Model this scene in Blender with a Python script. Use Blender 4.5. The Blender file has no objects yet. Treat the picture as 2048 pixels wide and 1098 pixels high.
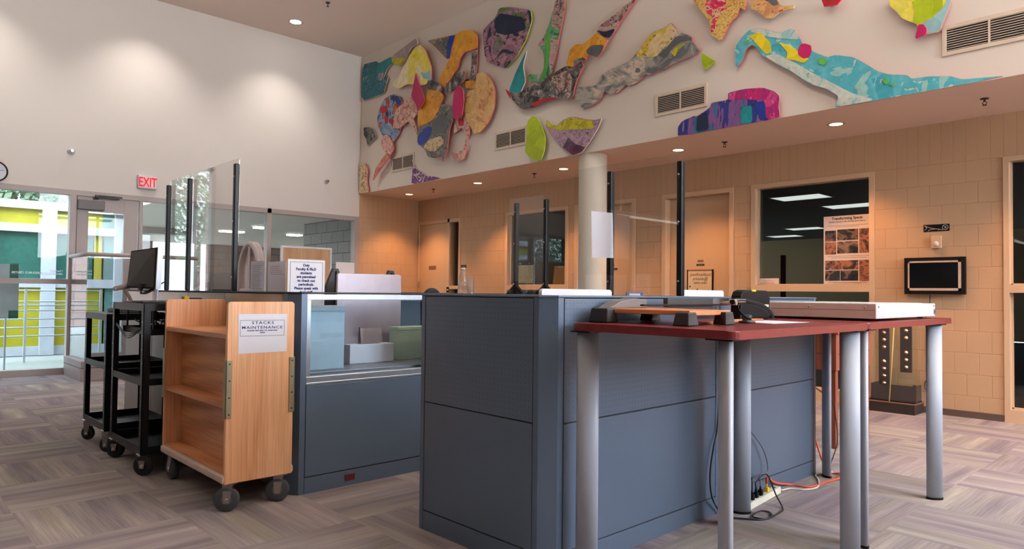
import bpy, bmesh, math, random
from mathutils import Vector, Matrix
random.seed(7)
S = bpy.context.scene
COL = S.collection
PI = math.pi
# ------------------------------------------------------------------ camera
CAM = dict(f=1390.2093, yaw=43.4652, pitch=1.5198, roll=0.6237, H=1.1325)
_y, _p, _r = (math.radians(CAM[k]) for k in ('yaw', 'pitch', 'roll'))
FW = Vector((math.sin(_y)*math.cos(_p), math.cos(_y)*math.cos(_p), math.sin(_p)))
R0 = Vector((math.cos(_y), -math.sin(_y), 0)); U0 = R0.cross(FW)
RT = math.cos(_r)*R0 + math.sin(_r)*U0
UP = -math.sin(_r)*R0 + math.cos(_r)*U0
CO = Vector((0, 0, CAM['H']))
cam_d = bpy.data.cameras.new('camera'); cam = bpy.data.objects.new('camera', cam_d); COL.objects.link(cam)
cam_d.sensor_fit = 'HORIZONTAL'; cam_d.sensor_width = 36; cam_d.lens = CAM['f']/2048*36
cam_d.clip_start = .02; cam_d.clip_end = 300
cam.matrix_world = Matrix(((RT.x, UP.x, -FW.x, CO.x), (RT.y, UP.y, -FW.y, CO.y), (RT.z, UP.z, -FW.z, CO.z), (0, 0, 0, 1)))
S.camera = cam

def on(px, py, ax, v):
    """the point of the plane ax = v that the photograph shows at pixel px, py"""
    d = FW + (px-1024)/CAM['f']*RT - (py-549)/CAM['f']*UP
    i = 'XYZ'.index(ax)
    return CO + d*((v-CO[i])/d[i])
# main planes of the place (metres)
XW, XM, YL, ZS, ZC = 7.693, 6.4355, 10.702, 2.8437, 5.274
XA, YA, YB, ZT = 2.006, 1.898, 3.614, 1.125

# ------------------------------------------------------------------ materials
def lin(c):
    c = c/255.0
    return c/12.92 if c <= .04045 else ((c+.055)/1.055)**2.4
def rgb(r, g, b): return (lin(r), lin(g), lin(b), 1)
class NT:
    def __init__(s, name):
        s.m = bpy.data.materials.new(name); s.m.use_nodes = True
        s.t = s.m.node_tree; s.t.nodes.clear()
        s.out = s.n('ShaderNodeOutputMaterial')
    def n(s, typ, **kw):
        x = s.t.nodes.new(typ)
        for k, v in kw.items(): setattr(x, k, v)
        return x
    def l(s, a, b): s.t.links.new(a, b)
    def math(s, op, a, b=None, clamp=False):
        x = s.n('ShaderNodeMath', operation=op, use_clamp=clamp)
        for i, v in enumerate((a, b)):
            if v is None: continue
            if isinstance(v, (int, float)): x.inputs[i].default_value = v
            else: s.l(v, x.inputs[i])
        return x.outputs[0]
    def mix(s, f, a, b, blend='MIX'):
        x = s.n('ShaderNodeMix', data_type='RGBA', blend_type=blend)
        for k, v in ((0, f), (6, a), (7, b)):
            if isinstance(v, (int, float)): x.inputs[k].default_value = v
            elif isinstance(v, tuple): x.inputs[k].default_value = v
            else: s.l(v, x.inputs[k])
        return x.outputs[2]
    def noise(s, vec, scale, detail=3, rough=.5, dist=0):
        x = s.n('ShaderNodeTexNoise'); x.inputs['Scale'].default_value = scale
        x.inputs['Detail'].default_value = detail; x.inputs['Roughness'].default_value = rough
        x.inputs['Distortion'].default_value = dist
        if vec is not None: s.l(vec, x.inputs['Vector'])
        return x.outputs['Fac']
    def ramp(s, fac, stops, interp='LINEAR'):
        x = s.n('ShaderNodeValToRGB'); x.color_ramp.interpolation = interp
        e = x.color_ramp.elements
        while len(e) < len(stops): e.new(.5)
        for i, (p, c) in enumerate(stops): e[i].position = p; e[i].color = c
        s.l(fac, x.inputs[0]); return x.outputs[0]
    def pos(s): return s.n('ShaderNodeNewGeometry').outputs['Position']
    def obj(s): return s.n('ShaderNodeTexCoord').outputs['Object']
    def mapping(s, vec, scale=(1, 1, 1), rot=(0, 0, 0), loc=(0, 0, 0)):
        x = s.n('ShaderNodeMapping'); x.inputs['Scale'].default_value = scale
        x.inputs['Rotation'].default_value = rot; x.inputs['Location'].default_value = loc
        s.l(vec, x.inputs['Vector']); return x.outputs[0]
    def principled(s, color=None, rough=.5, metal=0, spec=.5, bump=None, bstr=.2, bdist=.01, coat=0):
        p = s.n('ShaderNodeBsdfPrincipled')
        if isinstance(color, tuple): p.inputs['Base Color'].default_value = color
        elif color is not None: s.l(color, p.inputs['Base Color'])
        if isinstance(rough, (int, float)): p.inputs['Roughness'].default_value = rough
        else: s.l(rough, p.inputs['Roughness'])
        p.inputs['Metallic'].default_value = metal
        p.inputs['Specular IOR Level'].default_value = spec
        p.inputs['Coat Weight'].default_value = coat
        if bump is not None:
            b = s.n('ShaderNodeBump'); b.inputs['Strength'].default_value = bstr
            b.inputs['Distance'].default_value = bdist
            s.l(bump, b.inputs['Height']); s.l(b.outputs[0], p.inputs['Normal'])
        s.l(p.outputs[0], s.out.inputs[0]); return p
M = {}
def plain(name, c, rough=.5, metal=0, spec=.5, var=.06, coat=0, vs=9):
    t = NT(name)
    n = t.noise(t.obj(), vs, 4)
    lo = tuple(x*(1-var) for x in c[:3])+(1,); hi = tuple(min(1, x*(1+var)) for x in c[:3])+(1,)
    t.principled(t.ramp(n, [(.3, lo), (.7, hi)]), rough, metal, spec, coat=coat)
    M[name] = t.m; return t.m
def emit(name, c, strength):
    t = NT(name); e = t.n('ShaderNodeEmission'); e.inputs[0].default_value = c
    e.inputs[1].default_value = strength; t.l(e.outputs[0], t.out.inputs[0]); M[name] = t.m; return t.m
def glass(name, tint=(.97, .98, .98, 1), ior=1.5, gain=1.0, rough=0.0, haze=0, hazec=(.8, .8, .8, 1)):
    t = NT(name)
    tr = t.n('ShaderNodeBsdfTransparent'); tr.inputs[0].default_value = tint
    gl = t.n('ShaderNodeBsdfGlossy'); gl.inputs['Roughness'].default_value = rough
    fr = t.n('ShaderNodeFresnel')                                       # same reflectance seen from either side of the thin sheet
    bf = t.n('ShaderNodeNewGeometry').outputs['Backfacing']
    t.l(t.math('ADD', t.math('MULTIPLY', bf, 1/ior-ior), ior), fr.inputs[0])
    f = t.math('MULTIPLY', fr.outputs[0], gain, True)
    mx = t.n('ShaderNodeMixShader'); t.l(f, mx.inputs[0]); t.l(tr.outputs[0], mx.inputs[1]); t.l(gl.outputs[0], mx.inputs[2])
    o = mx.outputs[0]
    if haze:
        df = t.n('ShaderNodeBsdfDiffuse'); df.inputs[0].default_value = hazec
        m2 = t.n('ShaderNodeMixShader'); m2.inputs[0].default_value = haze
        t.l(o, m2.inputs[1]); t.l(df.outputs[0], m2.inputs[2]); o = m2.outputs[0]
    t.l(o, t.out.inputs[0]); M[name] = t.m; return t.m

# ------------------------------------------------------------------ mesh builder
ORG = {}
class MB:
    def __init__(s): s.bm = bmesh.new()
    def box(s, x0, x1, y0, y1, z0, z1, bev=0, mi=0, seg=2):
        x0, x1 = sorted((x0, x1)); y0, y1 = sorted((y0, y1)); z0, z1 = sorted((z0, z1))
        c = [(x, y, z) for x in (x0, x1) for y in (y0, y1) for z in (z0, z1)]
        return s.hexa(c, bev, mi, seg)
    def hexa(s, c, bev=0, mi=0, seg=2):
        v = [s.bm.verts.new(p) for p in c]
        idx = [(0, 1, 3, 2), (4, 6, 7, 5), (0, 4, 5, 1), (2, 3, 7, 6), (0, 2, 6, 4), (1, 5, 7, 3)]
        fs = [s.bm.faces.new([v[i] for i in f]) for f in idx]
        for f in fs: f.material_index = mi
        if bev:
            es = list({e for f in fs for e in f.edges})
            bmesh.ops.bevel(s.bm, geom=es, offset=bev, segments=seg, affect='EDGES', profile=.5)
        return s
    def obox(s, o, u, v, w, a, b, c, bev=0, mi=0):
        """box at corner o spanning a along u, b along v, c along w"""
        o, u, v, w = Vector(o), Vector(u)*a, Vector(v)*b, Vector(w)*c
        return s.hexa([o+u*i+v*j+w*k for i in (0, 1) for j in (0, 1) for k in (0, 1)], bev, mi)
    def prism(s, pts, d, mi=0, mi_side=None, bev=0):
        """polygon pts (3-D, flat) extruded by vector d"""
        d = Vector(d)
        a = [s.bm.verts.new(p) for p in pts]; b = [s.bm.verts.new(Vector(p)+d) for p in pts]
        f0 = s.bm.faces.new(a); f1 = s.bm.faces.new(list(reversed(b)))
        f0.material_index = mi; f1.material_index = mi if mi_side is None else mi_side
        n = len(a); side = []
        for i in range(n):
            f = s.bm.faces.new([a[i], b[i], b[(i+1) % n], a[(i+1) % n]]); side.append(f)
            f.material_index = mi if mi_side is None else mi_side
        if bev:
            bmesh.ops.bevel(s.bm, geom=list(f0.edges)+list(f1.edges), offset=bev, segments=2, affect='EDGES', profile=.5)
        return s
    def cyl(s, p0, p1, r0, r1=None, seg=20, mi=0, cap=True):
        p0, p1 = Vector(p0), Vector(p1); r1 = r0 if r1 is None else r1
        ax = (p1-p0).normalized(); u = ax.orthogonal().normalized(); v = ax.cross(u)
        A = [s.bm.verts.new(p0+r0*(math.cos(t)*u+math.sin(t)*v)) for t in (2*PI*i/seg for i in range(seg))]
        B = [s.bm.verts.new(p1+r1*(math.cos(t)*u+math.sin(t)*v)) for t in (2*PI*i/seg for i in range(seg))]
        for i in range(seg):
            f = s.bm.faces.new([A[i], A[(i+1) % seg], B[(i+1) % seg], B[i]]); f.smooth = True; f.material_index = mi
        if cap:
            s.bm.faces.new(list(reversed(A))).material_index = mi; s.bm.faces.new(B).material_index = mi
        return s
    def lathe(s, c, prof, seg=24, axis=(0, 0, 1), mi=0, closed=False):
        """prof: list of (radius, height) along axis from c"""
        c, ax = Vector(c), Vector(axis).normalized(); u = ax.orthogonal().normalized(); v = ax.cross(u)
        rings = [[s.bm.verts.new(c+ax*h+max(r, 1e-5)*(math.cos(2*PI*i/seg)*u+math.sin(2*PI*i/seg)*v)) for i in range(seg)] for r, h in prof]
        for a, b in zip(rings, rings[1:]+([rings[0]] if closed else [])):
            for i in range(seg):
                f = s.bm.faces.new([a[i], a[(i+1) % seg], b[(i+1) % seg], b[i]]); f.smooth = True; f.material_index = mi
        if not closed:
            s.bm.faces.new(list(reversed(rings[0]))); s.bm.faces.new(rings[-1])
        return s
    def tube(s, pts, r, seg=8, mi=0):
        pts = [Vector(p) for p in pts]; rings = []; n0 = None
        for i, p in enumerate(pts):
            t = (pts[min(i+1, len(pts)-1)]-pts[max(i-1, 0)]).normalized()
            u = t.orthogonal().normalized() if n0 is None else (n0-t*n0.dot(t)).normalized()
            n0 = u; v = t.cross(u)
            rings.append([s.bm.verts.new(p+r*(math.cos(2*PI*k/seg)*u+math.sin(2*PI*k/seg)*v)) for k in range(seg)])
        for a, b in zip(rings, rings[1:]):
            for k in range(seg):
                f = s.bm.faces.new([a[k], a[(k+1) % seg], b[(k+1) % seg], b[k]]); f.smooth = True; f.material_index = mi
        s.bm.faces.new(list(reversed(rings[0]))); s.bm.faces.new(rings[-1])
        return s
    def build(s, name, mat, parent=None, loc=None):
        bmesh.ops.recalc_face_normals(s.bm, faces=s.bm.faces)
        if parent is not None: o3 = ORG[parent.name]
        elif loc is not None: o3 = Vector(loc)
        else:
            xs = [v.co for v in s.bm.verts]
            o3 = Vector(((min(c.x for c in xs)+max(c.x for c in xs))/2, (min(c.y for c in xs)+max(c.y for c in xs))/2, min(c.z for c in xs)))
        bmesh.ops.translate(s.bm, verts=s.bm.verts, vec=-o3)
        me = bpy.data.meshes.new(name); s.bm.to_mesh(me); s.bm.free()
        for m in (mat if isinstance(mat, (list, tuple)) else [mat]): me.materials.append(M[m] if isinstance(m, str) else m)
        ob = bpy.data.objects.new(name, me); COL.objects.link(ob)
        if parent is not None: ob.parent = parent
        else: ob.location = o3
        ORG[ob.name] = o3
        return ob
def smooth_path(pts, n=6):
    """Catmull-Rom through pts"""
    P = [Vector(p) for p in pts]; P = [P[0]*2-P[1]]+P+[P[-1]*2-P[-2]]; out = []
    for i in range(1, len(P)-2):
        a, b, c, d = P[i-1:i+3]
        for k in range(n):
            t = k/n
            out.append(.5*((2*b)+(c-a)*t+(2*a-5*b+4*c-d)*t*t+(3*b-a-3*c+d)*t**3))
    out.append(P[-2]); return out
def tag(o, label, cat, group=None):
    o['label'] = label; o['category'] = cat
    if group: o['group'] = group
    return o
def thing(name, label, cat, loc, group=None):
    o = bpy.data.objects.new(name, None); COL.objects.link(o); o.location = loc
    o.empty_display_size = .1
    ORG[o.name] = Vector(loc)
    return tag(o, label, cat, group)
def struct(name, mb, mat, parent=None):
    o = mb.build(name, mat, parent); 
    if parent is None: o['kind'] = 'structure'
    return o
def dup(root, delta, label=None, group=None):
    """copy of a thing with copies of its parts and their sub-parts, moved by delta"""
    d = Vector(delta)
    r = root.copy(); COL.objects.link(r); r.location = root.location+d; ORG[r.name] = ORG[root.name]+d
    if label: r['label'] = label
    if group: r['group'] = group
    for ch in list(root.children):
        c = ch.copy(); COL.objects.link(c); c.parent = r; ORG[c.name] = ORG[r.name]
        for g in list(ch.children):
            e = g.copy(); COL.objects.link(e); e.parent = c; ORG[e.name] = ORG[r.name]
    return r
def lettering(text, o, u, v, size, mat, parent, name='lettering', align='CENTER', bold=0, depth=.0006, spacing=1.0, xs=1.0, shear=0):
    """flat raised letters at o, reading along u, upright along v"""
    cu = bpy.data.curves.new('letters', 'FONT'); cu.body = text; cu.size = size; cu.align_x = align
    cu.extrude = depth; cu.offset = bold; cu.space_character = spacing; cu.resolution_u = 3; cu.shear = shear
    cu.space_line = 1.0
    ob = bpy.data.objects.new('letters', cu); COL.objects.link(ob)
    dg = bpy.context.evaluated_depsgraph_get()
    me = bpy.data.meshes.new_from_object(ob.evaluated_get(dg))
    bpy.data.objects.remove(ob); bpy.data.curves.remove(cu)
    u, v = Vector(u).normalized(), Vector(v).normalized(); w = u.cross(v)
    org = ORG[parent.name]
    for q in me.vertices:
        c = q.co.copy(); q.co = Vector(o)+u*c.x*xs+v*c.y+w*c.z-org
    me.materials.clear(); me.materials.append(M[mat])
    me.name = name
    r = bpy.data.objects.new(name, me); COL.objects.link(r); r.parent = parent; ORG[r.name] = org
    return r
# lamp powers (watts), sky and exposure
SOFFIT_W, HIGH_W, MID_W, PEND_FILL_W, SKY, SKY_SUN, EXPO = 80, 78, 60, 155, 2.8, 20.0, 0.5
# ------------------------------------------------------------------ surfaces
def carpet():
    t = NT('carpet'); p = t.pos()
    sx = t.n('ShaderNodeSeparateXYZ'); t.l(p, sx.inputs[0]); X, Y = sx.outputs[0], sx.outputs[1]
    TS = .61
    fx = t.math('FLOOR', t.math('DIVIDE', X, TS)); fy = t.math('FLOOR', t.math('DIVIDE', Y, TS))
    par = t.math('MODULO', t.math('ABSOLUTE', t.math('ADD', fx, fy)), 2)      # quarter turned tiles
    a = t.math('ADD', t.math('MULTIPLY', X, t.math('SUBTRACT', 1, par)), t.math('MULTIPLY', Y, par))
    b = t.math('ADD', t.math('MULTIPLY', Y, t.math('SUBTRACT', 1, par)), t.math('MULTIPLY', X, par))
    cell = t.math('ADD', t.math('MULTIPLY', fx, 7.31), t.math('MULTIPLY', fy, 3.77))
    def cv(sa, sb, off):
        c = t.n('ShaderNodeCombineXYZ')
        t.l(t.math('MULTIPLY', a, sa), c.inputs[0]); t.l(t.math('MULTIPLY', b, sb), c.inputs[1])
        t.l(t.math('ADD', cell, off), c.inputs[2]); return c.outputs[0]
    n1 = t.noise(cv(.9, 10, 0), 1, 3, .5); n2 = t.noise(cv(.6, 3.5, 9), 1, 2, .5)
    n3 = t.noise(cv(2.5, 130, 4), 1, 2, .6); n4 = t.noise(p, 420, 2, .7)
    tone = t.ramp(t.math('ADD', t.math('MULTIPLY', n1, .65), t.math('MULTIPLY', n2, .35)),
                  [(.30, rgb(120, 112, 120)), (.43, rgb(140, 132, 136)), (.52, rgb(154, 146, 147)), (.62, rgb(170, 162, 157)), (.74, rgb(194, 187, 178))])
    ol = t.noise(cv(.9, 7, 21), 1, 2, .5)
    tone = t.mix(t.ramp(ol, [(.56, (0, 0, 0, 1)), (.74, (.38, .38, .38, 1))]), tone, rgb(154, 150, 118))
    hue = t.noise(cv(.5, 2.2, 33), 1, 2, .5)
    tone = t.mix(1, tone, t.ramp(hue, [(.32, rgb(246, 242, 250)), (.5, rgb(252, 252, 252)), (.68, rgb(244, 250, 246))]), 'MULTIPLY')
    line = t.ramp(n3, [(.40, (.88, .88, .88, 1)), (.6, (1.08, 1.08, 1.08, 1))])
    tone = t.mix(1.0, tone, line, 'MULTIPLY')
    fl = t.ramp(n4, [(.3, (.80, .80, .80, 1)), (.72, (1.2, 1.2, 1.2, 1))])
    tone = t.mix(1.0, tone, fl, 'MULTIPLY')
    t.principled(tone, .95, 0, .1, bump=n4, bstr=.35, bdist=.004)
    M['carpet'] = t.m
carpet()
def block_wall(name, axis, c, mort, bstr=.5):
    t = NT(name); p = t.pos(); sx = t.n('ShaderNodeSeparateXYZ'); t.l(p, sx.inputs[0])
    A, Z = sx.outputs['XY'.index(axis)], sx.outputs[2]
    cb = t.n('ShaderNodeCombineXYZ'); t.l(A, cb.inputs[0]); t.l(Z, cb.inputs[1])
    def brick(w, h, off, ms):
        b = t.n('ShaderNodeTexBrick'); t.l(cb.outputs[0], b.inputs['Vector'])
        b.offset = off; b.inputs['Scale'].default_value = 1; b.inputs['Brick Width'].default_value = w
        b.inputs['Row Height'].default_value = h; b.inputs['Mortar Size'].default_value = ms
        b.inputs['Mortar Smooth'].default_value = .6; b.inputs['Bias'].default_value = 0
        return b.outputs['Fac']
    f1 = brick(.2032, .2032, .5, .004); f2 = brick(.1016, .8128, 0, .004)
    top = t.math('GREATER_THAN', Z, 2.44)
    fm = t.n('ShaderNodeMix', data_type='FLOAT'); t.l(top, fm.inputs[0]); t.l(f1, fm.inputs[2]); t.l(f2, fm.inputs[3])
    f = fm.outputs[0]
    n = t.noise(p, 60, 5, .7); big = t.noise(p, 1.5, 2)
    base = t.mix(t.ramp(big, [(.35, (0, 0, 0, 1)), (.7, (1, 1, 1, 1))]), c, tuple(x*.93 for x in c[:3])+(1,))
    colr = t.mix(t.math('MULTIPLY', f, .4), base, mort)
    h = t.math('SUBTRACT', t.math('MULTIPLY', n, .22), f)
    t.principled(colr, .55, 0, .4, bump=h, bstr=bstr, bdist=.006); M[name] = t.m
block_wall('painted_block_y', 'Y', rgb(200, 166, 132), rgb(160, 126, 96))
block_wall('painted_block_x', 'X', rgb(200, 166, 132), rgb(160, 126, 96))
def grey_block(name, axis, c):
    t = NT(name); p = t.pos(); sx = t.n('ShaderNodeSeparateXYZ'); t.l(p, sx.inputs[0])
    cb = t.n('ShaderNodeCombineXYZ'); t.l(sx.outputs['XY'.index(axis)], cb.inputs[0]); t.l(sx.outputs[2], cb.inputs[1])
    b = t.n('ShaderNodeTexBrick'); t.l(cb.outputs[0], b.inputs['Vector']); b.offset = .5
    for k, v in (('Scale', 1), ('Brick Width', .41), ('Row Height', .203), ('Mortar Size', .008), ('Mortar Smooth', .3)): b.inputs[k].default_value = v
    b.inputs['Color1'].default_value = c; b.inputs['Color2'].default_value = tuple(x*.8 for x in c[:3])+(1,)
    b.inputs['Mortar'].default_value = tuple(x*.35 for x in c[:3])+(1,)
    n = t.noise(p, 45, 4, .7)
    t.principled(t.mix(1, b.outputs['Color'], t.ramp(n, [(.3, (.7, .7, .7, 1)), (.7, (1.15, 1.15, 1.15, 1))]), 'MULTIPLY'), .85); M[name] = t.m
grey_block('grey_block_y', 'Y', rgb(140, 134, 130)); grey_block('brown_block_x', 'X', rgb(142, 116, 106))
def painted(name, c, rough=.6, b=.08):
    t = NT(name); p = t.pos(); n = t.noise(p, 90, 4, .6); g = t.noise(p, .9, 2)
    t.principled(t.mix(g, c, tuple(x*.96 for x in c[:3])+(1,)), rough, 0, .3, bump=n, bstr=b, bdist=.003); M[name] = t.m
painted('white_wall', rgb(226, 220, 214)); painted('mural_wall_white', rgb(228, 219, 208)); painted('ceiling_white', rgb(240, 226, 216))
painted('soffit_white', rgb(226, 202, 184)); painted('frame_cream', rgb(214, 184, 152), .4, .02)
painted('door_cream', rgb(210, 180, 148), .45, .02); painted('storefront_grey', rgb(176, 165, 162), .4, .02)
painted('unseen_wall_dark', rgb(74, 66, 62)); painted('office_dark', rgb(92, 98, 100), .8); painted('column_paint', rgb(214, 206, 190), .5, .03)
def oak(name, c0, c1, c2, axis='Z', sc=1.0, rough=.42):
    t = NT(name); o = t.pos()
    s = {'Z': (9, 9, .7), 'Y': (9, .7, 9), 'X': (.7, 9, 9)}[axis]
    v = t.mapping(o, tuple(k*sc for k in s))
    n = t.noise(v, 1.6, 5, .55, 1.1); w = t.n('ShaderNodeTexWave', wave_type='RINGS'); t.l(t.mapping(o, tuple(k*sc*.45 for k in s), loc=(3.1, 1.7, .3)), w.inputs['Vector'])
    w.inputs['Scale'].default_value = 1.1; w.inputs['Distortion'].default_value = 7; w.inputs['Detail'].default_value = 3
    fine = t.noise(t.mapping(o, tuple(k*sc*14 if k > 1 else k*sc*3 for k in s)), 1.5, 2, .6)
    f = t.math('ADD', t.math('MULTIPLY', n, .55), t.math('MULTIPLY', w.outputs['Fac'], .35))
    colr = t.ramp(f, [(.2, c0), (.5, c1), (.8, c2)])
    colr = t.mix(1, colr, t.ramp(fine, [(.35, (.82, .82, .82, 1)), (.6, (1.05, 1.05, 1.05, 1))]), 'MULTIPLY')
    t.principled(colr, rough, 0, .4, bump=fine, bstr=.06, bdist=.002); M[name] = t.m
oak('oak_upright', rgb(206, 146, 104), rgb(232, 176, 132), rgb(244, 198, 156), 'Z')
oak('oak_shelf', rgb(176, 114, 72), rgb(206, 142, 96), rgb(222, 164, 116), 'Y')
oak('oak_board', rgb(196, 120, 72), rgb(214, 140, 92), rgb(228, 160, 112), 'Y')
oak('cherry', rgb(120, 66, 50), rgb(150, 84, 64), rgb(168, 100, 78), 'Z')
oak('pine', rgb(182, 140, 100), rgb(202, 160, 118), rgb(214, 176, 136), 'Z')
def desk_metal(name, c, dots=None, rough=.36, metal=.35):
    t = NT(name); p = t.pos(); n = t.noise(p, 700, 2, .6)
    colr = t.ramp(n, [(.3, tuple(x*.9 for x in c[:3])+(1,)), (.7, tuple(min(1, x*1.1) for x in c[:3])+(1,))])
    h = n
    if dots:
        sx = t.n('ShaderNodeSeparateXYZ'); t.l(p, sx.inputs[0]); sp = .0235
        a = t.math('SUBTRACT', t.math('MODULO', t.math('ADD', sx.outputs['XY'.index(dots)], 100*sp), sp), sp/2)
        b = t.math('SUBTRACT', t.math('MODULO', t.math('ADD', sx.outputs[2], 100*sp), sp), sp/2)
        d = t.math('SQRT', t.math('ADD', t.math('MULTIPLY', a, a), t.math('MULTIPLY', b, b)))
        hole = t.math('LESS_THAN', d, .0027)
        colr = t.mix(t.math('MULTIPLY', hole, .55), colr, rgb(48, 56, 64)); h = t.math('SUBTRACT', t.math('MULTIPLY', n, .05), hole)
        t.principled(colr, rough, metal, .5, bump=h, bstr=.35, bdist=.0015)
    else: t.principled(colr, rough, metal, .5)
    M[name] = t.m
DG = rgb(98, 116, 138)
desk_metal('desk_grey', DG); desk_metal('desk_perf_y', DG, 'Y'); desk_metal('desk_perf_x', DG, 'X')
desk_metal('desk_light', rgb(150, 156, 168)); desk_metal('leg_silver', rgb(172, 180, 192), None, .55, .12)
plain('seam_dark', rgb(30, 34, 40), .6); plain('aluminium', rgb(186, 196, 206), .32, .75)
plain('mahogany', rgb(122, 46, 50), .28, 0, .5, .08, coat=.15, vs=25)
plain('black_plastic', rgb(14, 15, 18), .6, 0, .2); plain('black_metal', rgb(13, 17, 24), .42, 0, .3); plain('dark_grey_plastic', rgb(50, 52, 56), .55)
plain('mid_grey_plastic', rgb(108, 106, 108), .5); plain('rubber', rgb(28, 29, 32), .7); plain('wheel_grey', rgb(64, 68, 76), .6)
plain('steel', rgb(178, 176, 172), .3, .9); plain('chrome', rgb(210, 208, 204), .15, 1); plain('brass_strip', rgb(160, 152, 124), .4, .45)
plain('white_plastic', rgb(206, 210, 220), .4); plain('mac_white', rgb(232, 236, 242), .3); plain('silver_case', rgb(186, 178, 190), .3, .35)
plain('paper', rgb(232, 234, 242), .8, 0, .2, .02); plain('paper_pink', rgb(228, 216, 214), .8, 0, .2, .02); plain('ink_navy', rgb(38, 38, 104), .7); plain('ink_black', rgb(24, 24, 26), .6)
plain('ink_white', rgb(236, 238, 240), .6); plain('ink_green', rgb(70, 120, 70), .6); plain('ink_grey', rgb(120, 116, 112), .7)
def thin_paper(name, c):
    t = NT(name); d = t.n('ShaderNodeBsdfDiffuse'); d.inputs[0].default_value = c; r = t.n('ShaderNodeBsdfTranslucent'); r.inputs[0].default_value = c
    x = t.n('ShaderNodeMixShader'); x.inputs[0].default_value = .45; t.l(d.outputs[0], x.inputs[1]); t.l(r.outputs[0], x.inputs[2]); t.l(x.outputs[0], t.out.inputs[0]); M[name] = t.m
thin_paper('paper_thin', rgb(240, 241, 248))
plain('yellow_label', rgb(240, 206, 30), .5); plain('yellow_plug', rgb(236, 190, 20), .4); plain('orange_cord', rgb(236, 92, 62), .45)
plain('black_cord', rgb(22, 23, 27), .5); plain('grey_cord', rgb(104, 104, 110), .5); plain('white_cord', rgb(226, 222, 210), .5)
plain('strip_cream', rgb(226, 226, 206), .45); plain('cream_side', rgb(222, 208, 200), .5); plain('vent_dark', rgb(34, 36, 42), .7); plain('vent_frame', rgb(214, 198, 178), .5)
plain('plaque_brown', rgb(132, 92, 72), .5); plain('plaque_dark', rgb(52, 42, 40), .5); plain('plaque_blue', rgb(70, 76, 112), .5)
plain('screen_black', rgb(10, 13, 18), .12); plain('screen_grain', rgb(42, 42, 42), .35, var=.3, vs=260); plain('bezel_silver', rgb(198, 176, 158), .35)
plain('chair_fabric', rgb(30, 34, 44), .8); plain('base_rubber', rgb(92, 76, 70), .6); plain('gate_grey', rgb(178, 166, 164), .5)
plain('bump_rail', rgb(204, 186, 172), .5); plain('clear_white', rgb(222, 222, 222), .4)
plain('ext_yellow', rgb(158, 148, 20), .6); plain('ext_green', rgb(24, 84, 70), .5, .0, .4, .25, vs=14); plain('ext_white', rgb(168, 172, 176), .6); plain('sign_grey', rgb(164, 170, 170), .6); painted('office_cream', rgb(226, 190, 140)); plain('ext_ground', rgb(132, 134, 124), .8)
plain('tree_green', rgb(92, 110, 84), .9, 0, .2, .5, vs=3); plain('ext_teal', rgb(84, 120, 112), .5, var=.2); plain('box_blue', rgb(190, 218, 236), .5); plain('box_green', rgb(204, 228, 206), .5)
plain('beige_glass', rgb(158, 148, 130), .16, 0, .6, .12, vs=3); plain('pod_side', rgb(136, 128, 122), .45); plain('knee_wall', rgb(152, 138, 136), .5)
plain('panel_lilac', rgb(186, 178, 190), .3, .2); plain('copper_bolt', rgb(206, 178, 150), .25, .8); plain('plate_grey', rgb(98, 92, 92), .38, .7)
plain('yellow_rod', rgb(206, 186, 120), .5); plain('cardboard', rgb(196, 142, 92), .8); plain('whiteboard', rgb(228, 206, 170), .4); plain('red_dark', rgb(96, 18, 28), .6)
emit('exit_red', (1, .015, .03, 1), 1.3); emit('downlight_warm', (1.0, .62, .28, 1), 6); emit('downlight_white', (1.0, .96, .9, 1), 14)
emit('tube_white', (1.0, .93, .78, 1), 5); emit('panel_dim', (1, .95, .84, 1), .8); emit('pendant_tube', (1.0, .93, .80, 1), 2.2)
glass('window_glass', (.93, .96, .96, 1), 1.5, .35); glass('office_glass', (.8, .86, .88, 1), 1.5, 1.15); glass('acrylic', (.975, .98, .98, 1), 1.5, 1.15, haze=.012)
glass('display_glass', (.92, .96, .98, 1), 1.5, 1.3); glass('clear_plastic', (.93, .93, .93, 1), 1.45, 1.6, .03, haze=.10); glass('plexi', (.93, .95, .88, 1), 1.5, 1.2, haze=.03)
glass('rail_glass', (.86, .88, .90, 1), 1.5, 1.2)
# ------------------------------------------------------------------ room shell
HD = 2.4384                       # head height of all doors and windows
struct('floor', MB().box(-4, XW+.2, -5, YL+.1, -.12, 0), 'carpet')
struct('ground', MB().box(-14, 15.8, YL+.1, 34, -.14, -.01), 'ext_ground')
struct('ceiling', MB().box(-4, XW+.2, -5, YL+.2, ZC, ZC+.15), 'ceiling_white')
struct('ceiling_soffit', MB().box(XM+.0005, XW+.2, -2.5, YL, ZS, ZS+.12), 'soffit_white')
struct('wall_mural', MB().box(XM, XM+.15, -2.5, YL, ZS+.005, ZC), 'mural_wall_white')
# office wall: openings along Y
OP = [('fr3', .20, 1.528), ('w2', 2.643, 4.009), ('d3', 4.235, 5.257), ('d2', 5.683, 6.783), ('w1', 6.910, 8.274), ('d1', 9.43, YL-.02)]
w = MB(); y = -5
for n, a, b in OP:
    w.box(XW, XW+.2, y, a, 0, HD); y = b
w.box(XW, XW+.2, y, YL, 0, HD); w.box(XW, XW+.2, -5, YL, HD, ZC)
struct('wall_right', w, 'painted_block_y')
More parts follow.
